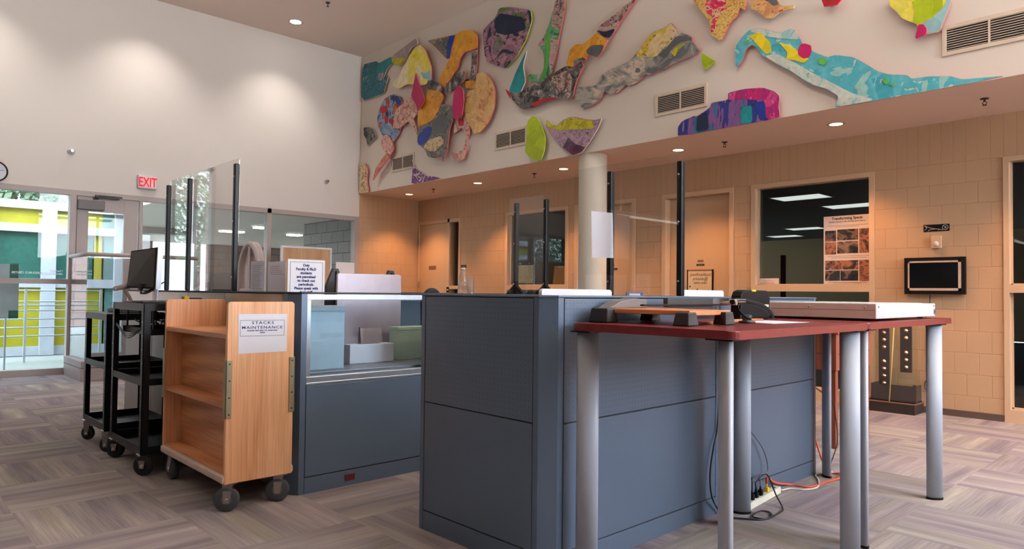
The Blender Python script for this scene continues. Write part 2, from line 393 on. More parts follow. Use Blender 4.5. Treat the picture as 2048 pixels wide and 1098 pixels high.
# entrance wall
w = MB()
w.box(-4, -.35, YL, YL+.2, 0, ZC); w.box(-.35, 1.12, YL, YL+.2, 2.98, ZC); w.box(1.12, 1.22, YL, YL+.2, 0, ZC)
w.box(1.22, 6.424, YL, YL+.2, HD, ZC)
struct('wall_entrance', w, 'white_wall')
struct('wall_entrance_block', MB().box(6.424, XW+.2, YL, YL+.2, 0, ZC), 'painted_block_x')
struct('wall_left', MB().box(-4.2, -4, -5, YL, 0, ZC), 'unseen_wall_dark')  # unseen dark wall, placed to keep bounced light off the desk side
w = MB(); w.box(-4, 4.2, -5.2, -5, 0, ZC); w.box(7.65, XW+.2, -5.2, -5, 0, ZC); w.box(4.2, 7.65, -5.2, -5, 5.1, ZC); w.box(4.2, 7.65, -5.2, -5, 0, 2.1)
struct('wall_back', w, 'white_wall')
w = MB()
for x in (4.2, 5.9, 7.59): w.box(x, x+.06, -5.15, -5.05, 2.1, 5.1)
w.box(4.2, 7.65, -5.15, -5.05, 3.6, 3.66)
struct('window_7', w, 'storefront_grey')
w = MB()
for a, b in ((-5, .20), (1.528, 2.643), (4.009, 4.235), (5.257, 5.683), (6.783, 6.910), (8.274, 9.43)):
    w.box(XW-.012, XW, a, b, 0, .062)
struct('baseboard_right', w, 'base_rubber')

# hollow metal frames with glass in the office wall
def office_window(n, y0, y1, mid=(1.184, 1.256), foot=.12, side=.052, bars=()):
    f = MB(); x0, x1 = XW-.014, XW+.13
    f.box(x0, x1, y0, y0+side, 0, HD); f.box(x0, x1, y1-side, y1, 0, HD)
    f.box(x0, x1, y0+side, y1-side, HD-side, HD); f.box(x0, x1, y0+side, y1-side, 0, foot)
    f.box(x0, x1, y0+side, y1-side, *mid)
    for s in (y0+side, y1-side):                                        # glazing stops
        d = .014 if s < (y0+y1)/2 else -.014
        for a, b in ((foot, mid[0]), (mid[1], HD-side)): f.box(XW+.055, XW+.075, s, s+d, a, b)
    for b in (foot, mid[1]): f.box(XW+.055, XW+.075, y0+side, y1-side, b, b+.014)
    o = struct(n, f, 'frame_cream')
    g = MB()
    for a, b in ((foot, mid[0]), (mid[1], HD-side)): g.box(XW+.078, XW+.084, y0+side, y1-side, a, b)
    g.build('pane', 'office_glass', o); return o
office_window('window_4', 6.910, 8.274); office_window('window_5', 2.643, 4.009); office_window('window_6', .20, 1.528, side=.044)
def office_door(n, y0, y1, deep, plaques, side=.055, hinge=None):
    f = MB(); x0, x1 = XW-.014, XW+.16
    f.box(x0, x1, y0, y0+side, 0, HD); f.box(x0, x1, y1-side, y1, 0, HD); f.box(x0, x1, y0+side, y1-side, HD-side, HD)
    o = struct(n, f, 'frame_cream')
    MB().box(XW+deep, XW+deep+.045, y0+side+.003, y1-side-.003, .008, HD-side-.003, .002).build('door_leaf', 'door_cream', o)
    h = MB(); hy = (y0+side+.06)
    h.cyl((XW+deep, hy, 1.0), (XW+deep-.055, hy, 1.0), .011, seg=12); h.cyl((XW+deep-.05, hy-.005, 1.0), (XW+deep-.05, hy+.11, 1.0), .009, seg=12)
    h.lathe((XW+deep, hy, 1.0), [(.03, 0), (.03, .008), (.012, .01)], 16, (-1, 0, 0)); h.build('door_handle', 'steel', o)
    return o
d3 = office_door('door_3', 4.235, 5.257, .10, []); d2 = office_door('door_2', 5.683, 6.783, .09, [])
# far door with its narrow side light
f = MB(); x0, x1 = XW-.014, XW+.13
f.box(x0, x1, 10.645, YL-.02, 0, HD); f.box(x0, x1, 9.735, 9.79, 0, HD); f.box(x0, x1, 9.43, 9.475, 0, HD)
f.box(x0, x1, 9.475, 10.645, HD-.06, HD); f.box(x0, x1, 9.475, 9.735, 1.19, 1.25); f.box(x0, x1, 9.475, 9.735, 0, .12)
d1 = struct('door_1', f, 'frame_cream')
MB().box(XW+.004, XW+.05, 9.793, 10.642, .008, HD-.063, .002).build('door_leaf', 'door_cream', d1)
g = MB(); g.box(XW+.09, XW+.096, 9.475, 9.735, 1.25, HD-.06); g.box(XW+.09, XW+.096, 9.475, 9.735, .12, 1.19); g.build('pane', 'office_glass', d1)
for z in (2.08, 1.27, .35):
    h = MB(); h.box(XW-.018, XW-.002, 10.62, 10.665, z-.06, z+.06, .003); h.build('hinge', 'steel', d1)
h = MB(); h.lathe((XW+.004, 9.85, 1.02), [(.03, 0), (.03, .008), (.012, .01)], 16, (-1, 0, 0)); h.cyl((XW, 9.85, 1.02), (XW-.05, 9.85, 1.02), .011); h.cyl((XW-.045, 9.84, 1.02), (XW-.045, 9.96, 1.02), .009)
h.build('door_handle', 'steel', d1)
# dark offices behind the glass
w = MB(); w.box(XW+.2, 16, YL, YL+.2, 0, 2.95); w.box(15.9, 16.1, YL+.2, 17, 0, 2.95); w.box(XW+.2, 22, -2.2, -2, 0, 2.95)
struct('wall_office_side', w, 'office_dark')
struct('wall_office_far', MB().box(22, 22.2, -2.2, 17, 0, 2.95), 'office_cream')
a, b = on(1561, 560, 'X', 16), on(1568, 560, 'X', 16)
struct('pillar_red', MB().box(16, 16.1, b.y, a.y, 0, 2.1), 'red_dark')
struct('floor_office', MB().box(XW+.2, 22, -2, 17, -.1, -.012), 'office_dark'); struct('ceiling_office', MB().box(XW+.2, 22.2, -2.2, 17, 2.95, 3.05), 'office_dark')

# storefront at the entrance
yf0, yf1 = YL-.01, YL+.11
def bars(name, lst, pane=None, mat='storefront_grey'):
    f = MB()
    for x0, x1, z0, z1 in lst: f.box(x0, x1, yf0, yf1, z0, z1)
    o = struct(name, f, mat)
    if pane:
        g = MB()
        for x0, x1, z0, z1 in pane: g.box(x0, x1, YL+.045, YL+.053, z0, z1)
        g.build('pane', 'window_glass', o)
    return o
win1 = bars('window_1', [(1.22, 1.27, 0, HD), (2.06, 2.135, 0, HD), (1.27, 2.06, 2.37, HD), (1.27, 2.06, 1.185, 1.25), (1.27, 2.06, 0, .085)],
     [(1.27, 2.06, .085, 1.185), (1.27, 2.06, 1.25, 2.37)])
f = MB()                                                                # glazed entrance door leaf
f.box(2.145, 2.28, YL+.01, YL+.055, .01, 2.365, .003); f.box(2.715, 2.885, YL+.01, YL+.055, .01, 2.365, .003)
f.box(2.28, 2.715, YL+.01, YL+.055, 2.172, 2.365); f.box(2.28, 2.715, YL+.01, YL+.055, .01, .26); f.box(2.135, 2.90, yf0, yf1, 2.37, HD)
d4 = struct('door_4', f, 'storefront_grey')
MB().box(2.28, 2.715, YL+.03, YL+.036, .26, 2.172).build('pane', 'window_glass', d4)
p0, p1 = on(155, 419, 'Y', YL-.03), on(209, 404, 'Y', YL-.03)
MB().box(p0.x, p1.x, YL-.06, YL+.01, p0.z+.01, p1.z+.005, .006).build('closer_body', 'mid_grey_plastic', d4)
c = MB(); c.cyl((2.36, YL-.05, 2.335), (2.36, YL-.05, 2.39), .02); c.obox((2.34, YL-.055, 2.375), (1, 0, 0), (0, 1, 0), (0, 0, 1), .33, .02, .02, .003); c.obox((2.36, YL-.075, 2.355), (.97, .03, -.03), (0, 1, 0), (0, 0, 1), .28, .02, .018)
c.build('closer_arm', 'dark_grey_plastic', d4)
h = MB(); h.tube(smooth_path([(2.80, YL+.01, 1.18), (2.80, YL-.05, 1.16), (2.80, YL-.055, 1.0), (2.80, YL-.05, .84), (2.80, YL+.01, .82)]), .013); h.build('door_pull', 'steel', d4)
ss = thing('sign_stand', 'grey sign on a thin white pole outside the left window, cut by the photo edge', 'sign stand', (1.45, 11.25, 0))
a, b = on(-45, 527, 'Y', 11.2), on(36, 637, 'Y', 11.2)
MB().box(a.x, b.x, 11.2, 11.22, b.z, a.z, .003).build('sign_board', 'sign_grey', ss)
for q_ in ((20, 37, 527, 556), (17, 36, 621, 637)):
    a, b = on(q_[0], q_[2], 'Y', 11.199), on(q_[1], q_[3], 'Y', 11.199); MB().box(a.x, b.x, 11.198, 11.2, b.z, a.z).build('teal_corner', 'ext_green', ss)
a = on(11, 650, 'Y', 11.22); MB().cyl((a.x, 11.235, 0), (a.x, 11.235, 1.2), .011, seg=12).build('pole', 'ext_white', ss); MB().lathe((a.x, 11.235, 0), [(.14, 0), (.14, .008), (.03, .02)], 24).build('base', 'ext_white', ss)
bars('window_2', [(2.90, 2.945, 0, HD), (3.69, 3.745, 0, HD), (2.945, 3.69, 2.37, HD), (2.945, 3.69, 0, .085)], [(2.945, 3.69, .085, 2.37)])
bars('window_3', [(4.759, 4.826, 0, HD), (6.335, 6.424, 0, HD), (3.745, 6.335, 2.365, HD), (3.745, 4.759, 0, .5), (4.826, 6.335, 0, .5)], [(3.745, 4.759, .5, 2.365), (4.826, 6.335, .5, 2.365)])
bars('window_8', [(-.35, -.29, 0, 2.98), (1.06, 1.12, 0, 2.98), (-.29, 1.06, 2.92, 2.98), (-.29, 1.06, 0, .09), (-.29, 1.06, 1.185, 1.25)], [(-.29, 1.06, .09, 1.185), (-.29, 1.06, 1.25, 2.92)])
# window lettering reads from outside; the door copy imitates its ghost reflection
for o_, px, txt, sz, pr in ((win1, 126, 'Charles C.', .036, 541), (win1, 126, 'ARCHITECTURE', .036, 547), (win1, 83, 'RESOURCE CENTER', .036, 544.5), (d4, 184, 'Charles C.', .034, 541), (d4, 184, 'ARCHITEC', .034, 547)):
    p = on(px, pr, 'Y', YL+.04)
    lettering(txt, (p.x, YL+.042 if o_ is win1 else YL+.028, p.z-.02), (-1, 0, 0), (0, 0, 1), sz, 'paper_thin', o_, align='LEFT', bold=.0008)

# breezeway beyond the right half of the storefront
struct('ceiling_breezeway', MB().box(3.3, 13, YL+.205, 21, 2.455, 2.6), 'ceiling_white')
struct('wall_breezeway_block', MB().box(6.45, 6.75, YL+.2, 12.8, 0, 2.455), 'grey_block_y')
w = MB(); w.box(7.5, 13, 20.8, 21, 0, 2.45); w.box(5.2, 6.0, 20.8, 21, 0, 2.455)
struct('wall_breezeway_far', w, 'brown_block_x')
struct('wall_courtyard', MB().box(-8, 5.1, 24, 24.2, 0, 2.5), 'brown_block_x')
a, b = on(280, 470, 'Y', 16), on(304, 470, 'Y', 16)
struct('pillar_brown', MB().box(a.x, b.x, 16, 16.5, 0, 2.0), 'brown_block_x')
a, b = on(279, 447, 'Y', 16), on(352, 470, 'Y', 16)
struct('beam_breezeway', MB().box(a.x-.1, b.x+.3, 15.98, 16.4, b.z, a.z), 'storefront_grey')
struct('column_1', MB().cyl((6.612, 5.54, 0), (6.612, 5.54, ZS), .173, seg=48, cap=False), 'column_paint')

# ------------------------------------------------------------------ building opposite, railing, trees
q = lambda px, py, Y=14: on(px, py, 'Y', Y)
bld = thing('building', 'white framed yellow and green panel building outside the entrance', 'building', (1.5, 14, 0))
def facade(name, mat, x0, x1, y0, y1, d0=0, d1=.1):
    a, b = q(x0, y0), q(x1, y1)
    za, zb = q(75, y0).z, q(75, y1).z
    MB().box(a.x, b.x, 14+d0, 14+d1, max(zb, 0), za).build(name, mat, bld)
facade('beam', 'ext_white', -30, 250, 403, 419, -.06); facade('beam', 'ext_white', -30, 240, 449, 465, -.06); facade('beam', 'ext_white', -30, 240, 557, 575, -.06)
facade('panel', 'ext_yellow', -30, 206, 419, 449); facade('panel', 'ext_green', -30, 187, 465, 557); facade('panel', 'ext_yellow', 187, 206, 465, 557)
facade('panel', 'ext_teal', 206, 230, 419, 557); facade('panel', 'ext_yellow', -30, 206, 575, 692); facade('panel', 'ext_teal', 206, 230, 575, 692)
facade('post', 'ext_white', 85, 103, 403, 775, -.09); facade('post', 'ext_white', 230, 250, 403, 775, -.09); facade('post', 'ext_white', -36, -20, 403, 775, -.09)
facade('base_beam', 'ext_white', -30, 250, 692, 730, -.03)
rl = thing('railing', 'white horizontal bar railing outside the glass entrance', 'railing', (1.5, 12.7, 0))
for i, py in enumerate((581, 603, 611, 621, 638, 655, 672)):
    a = q(-30, py, 12.7)
    z = q(60, py, 12.7).z
    MB().cyl((.9, 12.7, z), (2.93, 12.7, z), .011, seg=8).build('bar', 'ext_white', rl)
for x in (2.9, 1.9, .9): MB().box(x-.015, x+.015, 12.66, 12.69, 0, q(60, 578, 12.7).z).build('post', 'ext_white', rl)
def tree(name, lab, x, y, h, r, seed):
    rnd = random.Random(seed); t = thing(name, lab, 'tree', (x, y, 0))
    MB().cyl((x, y, 0), (x, y, h*.6), .16, .08, 10).build('trunk', 'plaque_brown', t)
    b = MB()
    for k in range(9000):
        th, ph, rr = rnd.uniform(0, 2*PI), math.acos(rnd.uniform(-1, 1)), r*rnd.uniform(.35, 1)**.5
        c = Vector((x+rr*math.sin(ph)*math.cos(th), y+rr*math.sin(ph)*math.sin(th), h*.62+rr*1.15*math.cos(ph)))
        s = rnd.uniform(.03, .075); n = Vector((rnd.gauss(0, 1), rnd.gauss(0, 1), rnd.gauss(0, 1))).normalized(); u = n.orthogonal(); v = n.cross(u)
        vs = [b.bm.verts.new(c+s*(u*i+v*j)) for i, j in ((-1, 0), (0, -.5), (1, 0), (0, .5))]; b.bm.faces.new(vs)
    b.build('foliage', 'tree_green', t)
tree('tree', 'leafy tree rising behind the white framed building, left one', 1.75, 16.6, 5.1, 1.25, 1)
tree('tree', 'leafy tree rising behind the white framed building, right one', 5.0, 26.8, 4.6, 1.5, 2)
tree('tree', 'leafy tree out of view left, mirrored in the acrylic counter shields', -2.6, 17.3, 5.2, 2.0, 3)
# ------------------------------------------------------------------ painted cut-outs on the mural wall
def art_mat(name, cols, scale=5, dist=1.5, seed=0, stretch=(1, 1, 1), rot=0, splat=None, samt=.64):
    t = NT(name); o = t.mapping(t.pos(), stretch, (rot, 0, 0), (seed*3.7, seed*1.3, seed*2.1))
    n = t.noise(o, scale*.55, 3, .5, dist*.6)
    k = len(cols); st = [(0 if i == 0 else .30+.42*i/k, rgb(*c)) for i, c in enumerate(cols)]
    c = t.ramp(n, st, 'CONSTANT')
    n2 = t.noise(o, scale*1.5, 4, .62, 2.0)
    if splat: c = t.mix(t.ramp(n2, [(samt, (0, 0, 0, 1)), (samt+.015, (1, 1, 1, 1))]), c, rgb(*splat))
    n3 = t.noise(o, scale*3, 4, .65)
    c = t.mix(1, c, t.ramp(n3, [(.3, (.86, .86, .86, 1)), (.65, (1.12, 1.12, 1.12, 1))]), 'MULTIPLY')
    t.principled(c, .4, 0, .4); M[name] = t.m; return name
plain('art_edge_red', rgb(216, 92, 100), .6); plain('art_edge_pale', rgb(220, 204, 186), .6); plain('art_edge_lime', rgb(180, 200, 60), .6)
for n, c in (('teal', (16, 142, 148)), ('magenta', (196, 16, 98)), ('lime', (170, 192, 22)), ('orange', (226, 152, 32)), ('blue', (24, 58, 158)), ('yellow', (236, 216, 40)), ('red', (188, 24, 44)),
             ('slate', (96, 102, 104)), ('navy', (22, 42, 74)), ('green', (96, 178, 84)), ('skyblue', (150, 200, 206))):
    art_mat('flat_'+n, [c, tuple(int(x*.93) for x in c), c], 3, .5, len(n))
DK, GY, LG, CR, PK = (42, 44, 50), (112, 112, 108), (168, 166, 156), (214, 192, 158), (206, 150, 146)
art_mat('a_teal', [(14, 66, 84), (18, 110, 124), (24, 92, 110), (40, 132, 140)], 5, 2, 1, splat=(150, 190, 196), samt=.62)
art_mat('a_lilac', [(140, 122, 124), (176, 158, 158), (160, 142, 146), (150, 140, 60)], 4, 1, 2, splat=(96, 84, 92))
art_mat('a_yellow', [(224, 204, 44), (240, 226, 80), (236, 222, 128), (240, 232, 190)], 4, 1.2, 3)
art_mat('a_palette', [(40, 60, 110), (110, 150, 190), (150, 170, 190), (178, 36, 44), (190, 120, 90)], 7, 1.2, 4, splat=(60, 50, 52), samt=.6)
art_mat('a_pink', [(214, 160, 148), (226, 186, 170), (196, 140, 130), (230, 206, 190)], 9, 2, 5, splat=(150, 74, 76), samt=.58)
art_mat('a_dark', [DK, GY, (78, 76, 78), LG], 8, 2, 6, splat=(150, 140, 146), samt=.62)
art_mat('a_rust', [(190, 110, 92), (206, 140, 116), (176, 92, 80)], 12, 2, 7, splat=(110, 60, 56))
art_mat('a_cream', [(206, 186, 142), (224, 206, 166), (190, 160, 120)], 9, 2, 8, splat=(150, 84, 86), samt=.57)
art_mat('a_purple', [(206, 186, 190), (96, 44, 120), (120, 60, 140), (220, 206, 200)], 12, 2.5, 9, splat=(60, 30, 90), samt=.56)
art_mat('a_gold', [(224, 156, 44), (230, 168, 56), (218, 150, 40), (226, 164, 52)], 4, 1, 10, splat=(58, 48, 56), samt=.66)
art_mat('a_crackle', [(88, 92, 92), (120, 120, 116), (104, 106, 104), (150, 146, 138)], 6, 2.5, 11, splat=(36, 38, 44), samt=.60)
art_mat('a_fan', [(214, 176, 110), (226, 190, 124), (222, 178, 116), (206, 150, 100)], 6, 1.5, 12, (1, 1, 1), 0, (190, 74, 60), .62)
art_mat('a_flower', [(20, 46, 78), (150, 108, 130), (178, 134, 150), (128, 118, 124), (96, 128, 60)], 6, 2, 13, splat=(40, 36, 48), samt=.58)
art_mat('a_horn', [(40, 120, 80), (92, 170, 122), (206, 170, 172), (196, 150, 158)], 6, 2, 14, splat=(56, 44, 60), samt=.62)
art_mat('a_grey', [DK, (96, 92, 90), (132, 128, 122), (196, 176, 166)], 9, 2.5, 15, splat=(30, 34, 44), samt=.58)
art_mat('a_mauve', [(120, 92, 92), (176, 150, 140), (196, 170, 156), (150, 120, 118)], 9, 2, 16, splat=(50, 36, 56), samt=.58)
art_mat('a_wave', [(98, 104, 106), (132, 134, 130), (168, 164, 154), (206, 190, 172), (110, 112, 110)], 5, 3.2, 17, (1, 1, 1.6), .5)
art_mat('a_hill', [(214, 184, 60), (222, 198, 140), (226, 202, 164), (196, 170, 60)], 6, 2, 18, splat=(96, 104, 60), samt=.63)
art_mat('a_feather', [(216, 180, 92), (226, 194, 110), (222, 186, 100)], 12, 2, 19, (1, 1, 1.6), .6, (182, 92, 70), .56)
art_mat('a_featherred', [(204, 28, 86), (220, 60, 100), (226, 194, 150), (196, 24, 76)], 16, 2, 20, (1, 1, 1.4), .5)
art_mat('a_fish', [(150, 120, 140), (176, 146, 162), (160, 134, 150)], 9, 2, 21, splat=(110, 90, 106), samt=.58)
art_mat('a_olive', [(170, 166, 30), (196, 188, 40), (120, 110, 30)], 9, 1.5, 22, splat=(90, 60, 40), samt=.6)
art_mat('a_plum', [(74, 22, 60), (96, 30, 76), (20, 110, 96), (60, 20, 54)], 6, 1.5, 23)
art_mat('a_stripes', [(34, 110, 140), (120, 84, 140), (40, 50, 130), (150, 110, 150), (176, 34, 110)], 5, 1.2, 24, (1, 2.2, .5), 0, (40, 30, 80), .62)
art_mat('a_crimson', [(190, 22, 106), (160, 30, 110), (206, 60, 130), (110, 40, 120)], 7, 2, 25, (1, 1.5, .7), 0, (220, 180, 196), .66)
art_mat('a_dragon', [(64, 164, 182), (90, 180, 194), (76, 172, 188), (150, 196, 190)], 5, 2, 26, splat=(196, 206, 196), samt=.60)
art_mat('a_foam', [(206, 212, 200), (196, 206, 196), (150, 196, 196)], 8, 2, 27, splat=(130, 180, 184), samt=.62)
art_mat('a_sun', [(236, 218, 50), (240, 226, 84), (226, 216, 90)], 5, 1, 28, splat=(150, 130, 50), samt=.68)
ZA = lambda x, y: (710+x/2.744, y/2.744)
ZB = lambda x, y: (980+x/3.228, y/3.228)
ZD = lambda x, y: (1140+x/3.43, y/3.43)
ZE = lambda x, y: (1440+x/3.368, y/3.368)
ID = lambda x, y: (x, y)
def wallpt(T, p, x):
    a = T(*p); return on(a[0], a[1], 'X', x)
def soft(pts, it=1):
    for _ in range(it):                                                   # one round of corner cutting
        out = []
        for i in range(len(pts)):
            a, b = pts[i], pts[(i+1) % len(pts)]
            out += [(a[0]*.87+b[0]*.13, a[1]*.87+b[1]*.13), (a[0]*.13+b[0]*.87, a[1]*.13+b[1]*.87)]
        pts = out
    return pts
THK = .016
def cutout(label, T, pts, mat, edge='art_edge_red', off=.045, patches=(), rnd=1):
    """plywood cut-out standing off the wall; patches are fields of paint in another colour"""
    x = XM-off
    P = [wallpt(T, p, x) for p in soft(pts, rnd)]
    b = MB().prism(P, (THK, 0, 0), 0, 1)
    c = sum(P, Vector())/len(P)
    for k in (-1, 1):                                                     # stand-off blocks behind
        b.box(x+THK, XM-.0005 if off < .09 else x+THK+.006, c.y-.012+.02*k, c.y+.012+.02*k, c.z-.012, c.z+.012, mi=1)
    t = b.build('mural_art_cutout', [mat, edge]); tag(t, label, 'mural cutout', 'painted cutouts of the wall mural')
    for i, (pm, pp, *r) in enumerate(patches):
        Q = [wallpt(T, p, x-.0025*(1+i*.35)) for p in soft(pp, r[0] if r else 1)]
        MB().prism(Q, (.0022*(1+i*.35), 0, 0)).build('painted_field', pm, t)
    return t
cutout('teal cutout with white scribbles at the upper left corner of the mural', ZA, [(40, 355), (118, 335), (130, 348), (200, 308), (203, 350), (178, 372), (150, 440), (185, 410), (165, 480), (158, 513), (35, 556)], 'a_teal', 'art_edge_pale', 0.045,
       patches=[('flat_teal', [(125, 352), (198, 312), (200, 348), (172, 375), (150, 440), (128, 440), (118, 390)]), ('a_lilac', [(128, 402), (160, 400), (145, 442), (128, 440)])])
cutout('lilac wavy cutout with an olive foot, right of the teal one', ZA, [(202, 308), (335, 207), (345, 240), (305, 262), (285, 310), (270, 350), (250, 364), (203, 350)], 'a_lilac', 'art_edge_pale', 0.07, [('a_olive', [(203, 320), (280, 318), (268, 348), (250, 362), (204, 350)])])
cutout('yellow and cream cutout with a pale blue corner, above the first magenta blade', ZA, [(330, 262), (355, 243), (385, 272), (405, 325), (420, 370), (418, 440), (385, 465), (345, 468), (290, 460), (240, 488), (205, 470), (210, 440), (240, 425), (250, 395), (265, 365), (285, 335), (300, 300)], 'a_yellow', 'art_edge_red', 0.095,
       [('flat_skyblue', [(360, 395), (385, 400), (415, 385), (417, 438), (400, 435), (372, 430)])])
cutout('magenta pointed blade hanging below the yellow and cream cutout', ZA, [(332, 403), (383, 552), (350, 602), (308, 528)], 'flat_magenta', 'art_edge_red', 0.12, rnd=0)
cutout('oval cutout in light blue, red and navy like a paint palette', ZA, [(215, 520), (245, 530), (258, 560), (235, 600), (222, 640), (255, 690), (240, 740), (205, 785), (185, 750), (165, 735), (150, 745), (125, 690), (122, 650), (135, 590), (160, 545), (190, 522)], 'a_palette', 'art_edge_red', 0.045,
       [('flat_red', [(140, 585), (175, 580), (180, 610), (150, 625), (134, 610)]), ('flat_red', [(160, 630), (182, 640), (178, 680), (162, 665)]), ('flat_blue', [(225, 525), (255, 555), (240, 580), (222, 560)])])
cutout('pink ornamental cutout with a scroll, under the first magenta blade', ZA, [(225, 600), (280, 550), (300, 530), (340, 575), (345, 620), (320, 650), (340, 700), (340, 745), (315, 690), (290, 665), (245, 705), (205, 705), (215, 650)], 'a_pink', 'art_edge_red', 0.07)
cutout('small dark grey cutout nearest the white end wall', ZA, [(47, 700), (75, 697), (100, 710), (118, 750), (90, 775), (68, 805), (63, 770), (48, 740)], 'a_dark', 'art_edge_pale', .04)
cutout('pink and purple egg shaped cutout above the rust dagger', ZA, [(150, 745), (180, 738), (205, 780), (215, 815), (190, 858), (160, 830), (140, 790)], 'a_pink', 'art_edge_red', 0.07)
cutout('rust coloured dagger shaped cutout pointing down left', ZA, [(172, 838), (196, 850), (145, 920), (97, 990), (113, 925), (135, 890)], 'a_rust', 'art_edge_red', 0.095, rnd=0)
cutout('cream bone shaped cutout standing on the soffit edge at the wall corner', ZA, [(27, 893), (58, 895), (72, 935), (65, 990), (77, 1055), (22, 1063), (25, 1000), (23, 930)], 'a_cream', 'art_edge_red', 0.045)
cutout('cream and purple splashed corner cutout on the soffit edge', ZA, [(310, 870), (325, 920), (350, 935), (390, 965), (440, 970), (468, 977), (440, 986), (310, 1012), (314, 950)], 'a_purple', 'art_edge_pale', .03)
cutout('golden hook shaped cutout with a blue band and a grey flag', ZA, [(398, 222), (550, 190), (590, 168), (640, 165), (670, 190), (672, 260), (640, 275), (600, 285), (575, 320), (565, 370), (520, 440), (490, 485), (455, 450), (490, 370), (520, 320), (500, 325), (450, 270)], 'a_gold', 'art_edge_red', 0.07,
       [('a_crackle', [(400, 224), (520, 200), (505, 250), (500, 318), (452, 268)], 0), ('flat_blue', [(516, 198), (550, 192), (530, 260), (520, 318), (502, 322), (505, 250)], 0)])
cutout('narrow grey cutout with a golden foot, down the right of the golden hook', ZA, [(672, 262), (670, 330), (658, 490), (603, 485), (600, 440), (630, 430), (640, 340), (640, 290)], 'a_grey', 'art_edge_red', 0.045, [('a_gold', [(602, 445), (658, 440), (656, 488), (605, 483)])])
cutout('dark grey claw shaped cutout below the golden hook', ZA, [(398, 440), (430, 440), (470, 462), (490, 485), (560, 400), (600, 388), (600, 440), (560, 480), (520, 510), (470, 500), (398, 490)], 'a_grey', 'art_edge_red', 0.095)
cutout('golden cutout with dark spots left of the grey crackle one', ZA, [(397, 490), (455, 485), (490, 530), (470, 572), (455, 620), (420, 665), (343, 700), (345, 610), (360, 585), (388, 548)], 'a_gold', 'art_edge_red', 0.07)
cutout('magenta leaf shaped cutout beside the cream fan', ZA, [(565, 465), (592, 490), (596, 560), (585, 640), (542, 655), (533, 590), (543, 505)], 'flat_magenta', 'art_edge_red', 0.12)
cutout('large cream and orange fan shaped cutout with red strokes', ZA, [(668, 402), (710, 398), (750, 440), (770, 500), (765, 590), (735, 670), (690, 725), (652, 733), (625, 680), (600, 610), (600, 560), (620, 500), (655, 490)], 'a_fan', 'art_edge_red', 0.07)
cutout('grey crackled cutout with a blue corner, lowest of the central cluster', ZA, [(472, 572), (535, 580), (543, 640), (520, 700), (510, 770), (505, 830), (480, 893), (478, 850), (430, 868), (400, 860), (385, 820), (342, 790), (342, 702), (420, 667), (457, 620)], 'a_crackle', 'art_edge_red', 0.095,
       [('flat_blue', [(345, 745), (400, 690), (425, 700), (400, 770), (365, 800), (343, 785)]), ('a_cream', [(400, 770), (470, 745), (490, 780), (440, 830), (405, 830), (375, 808)]), ('flat_slate', [(425, 668), (475, 620), (520, 660), (500, 720), (430, 740), (420, 700)])])
cutout('pink splashed cutout with a red square between the leaf and the fan', ZA, [(545, 657), (598, 612), (623, 660), (632, 720), (620, 770), (590, 700), (540, 735)], 'a_pink', 'art_edge_red', 0.045, [('flat_red', [(565, 655), (595, 645), (597, 690), (570, 690)])])
cutout('pale pink crescent cutout at the bottom of the central cluster', ZA, [(608, 755), (613, 820), (598, 875), (560, 886), (528, 860), (528, 832), (560, 845), (590, 830), (603, 790)], 'a_pink', 'art_edge_red', 0.07)
cutout('round mottled cutout in pink, navy and grey near the ceiling', ID, [(978, 47), (990, 36), (998.6, 15.5), (1023, 14), (1061, 20), (1063.6, 40), (1052.8, 77), (1032.7, 114), (1011, 136), (992, 131), (974, 124), (968.7, 109), (965, 62)], 'a_flower', 'art_edge_lime', .05,
       [('flat_navy', [(988, 42), (1000, 26), (1020, 30), (1046, 34), (1052, 58), (1030, 66), (1012, 70), (992, 66)])])
cutout('plain teal curved blade right of the cream fan', ZB, [(237, 322), (212, 425), (228, 525), (197, 596), (140, 600), (122, 585), (165, 470), (205, 385)], 'flat_teal', 'art_edge_pale', 0.095)
cutout('small red triangle at the tip of the grey snout cutout', ZB, [(98, 575), (132, 598), (125, 630)], 'flat_red', 'art_edge_red', 0.045, rnd=0)
cutout('grey snout shaped cutout with red lips below the orange neck', ZB, [(132, 602), (200, 590), (300, 535), (350, 525), (430, 460), (490, 425), (540, 432), (588, 392), (605, 430), (570, 490), (545, 560), (540, 610), (510, 643), (420, 628), (340, 640), (290, 690), (205, 708), (142, 645)], 'a_grey', 'art_edge_red', 0.07,
       [('flat_red', [(262, 675), (330, 640), (430, 628), (420, 640), (345, 655), (290, 688)]), ('flat_slate', [(330, 600), (400, 585), (420, 545), (440, 560), (420, 605), (370, 615)]), ('a_mauve', [(400, 500), (500, 450), (530, 500), (520, 590), (430, 600)])])
cutout('orange neck shaped cutout with a grey patch above the snout', ZB, [(490, 425), (515, 320), (550, 285), (600, 285), (650, 245), (685, 212), (740, 245), (760, 262), (730, 320), (690, 370), (625, 355), (620, 388), (590, 390), (540, 432)], 'a_gold', 'art_edge_red', 0.095,
       [('flat_slate', [(620, 325), (660, 290), (735, 290), (720, 335), (690, 368), (630, 352)]), ('a_grey', [(535, 390), (600, 370), (618, 385), (590, 390), (545, 430)])])
cutout('mauve and dark tapering cutout running up to the ceiling', ZB, [(685, 210), (710, 165), (800, 95), (870, 35), (920, 0), (945, -5), (880, 80), (810, 190), (768, 262), (740, 245)], 'a_mauve', 'art_edge_red', 0.045, [('flat_navy', [(690, 195), (740, 205), (800, 185), (805, 195), (770, 245), (730, 235)])])
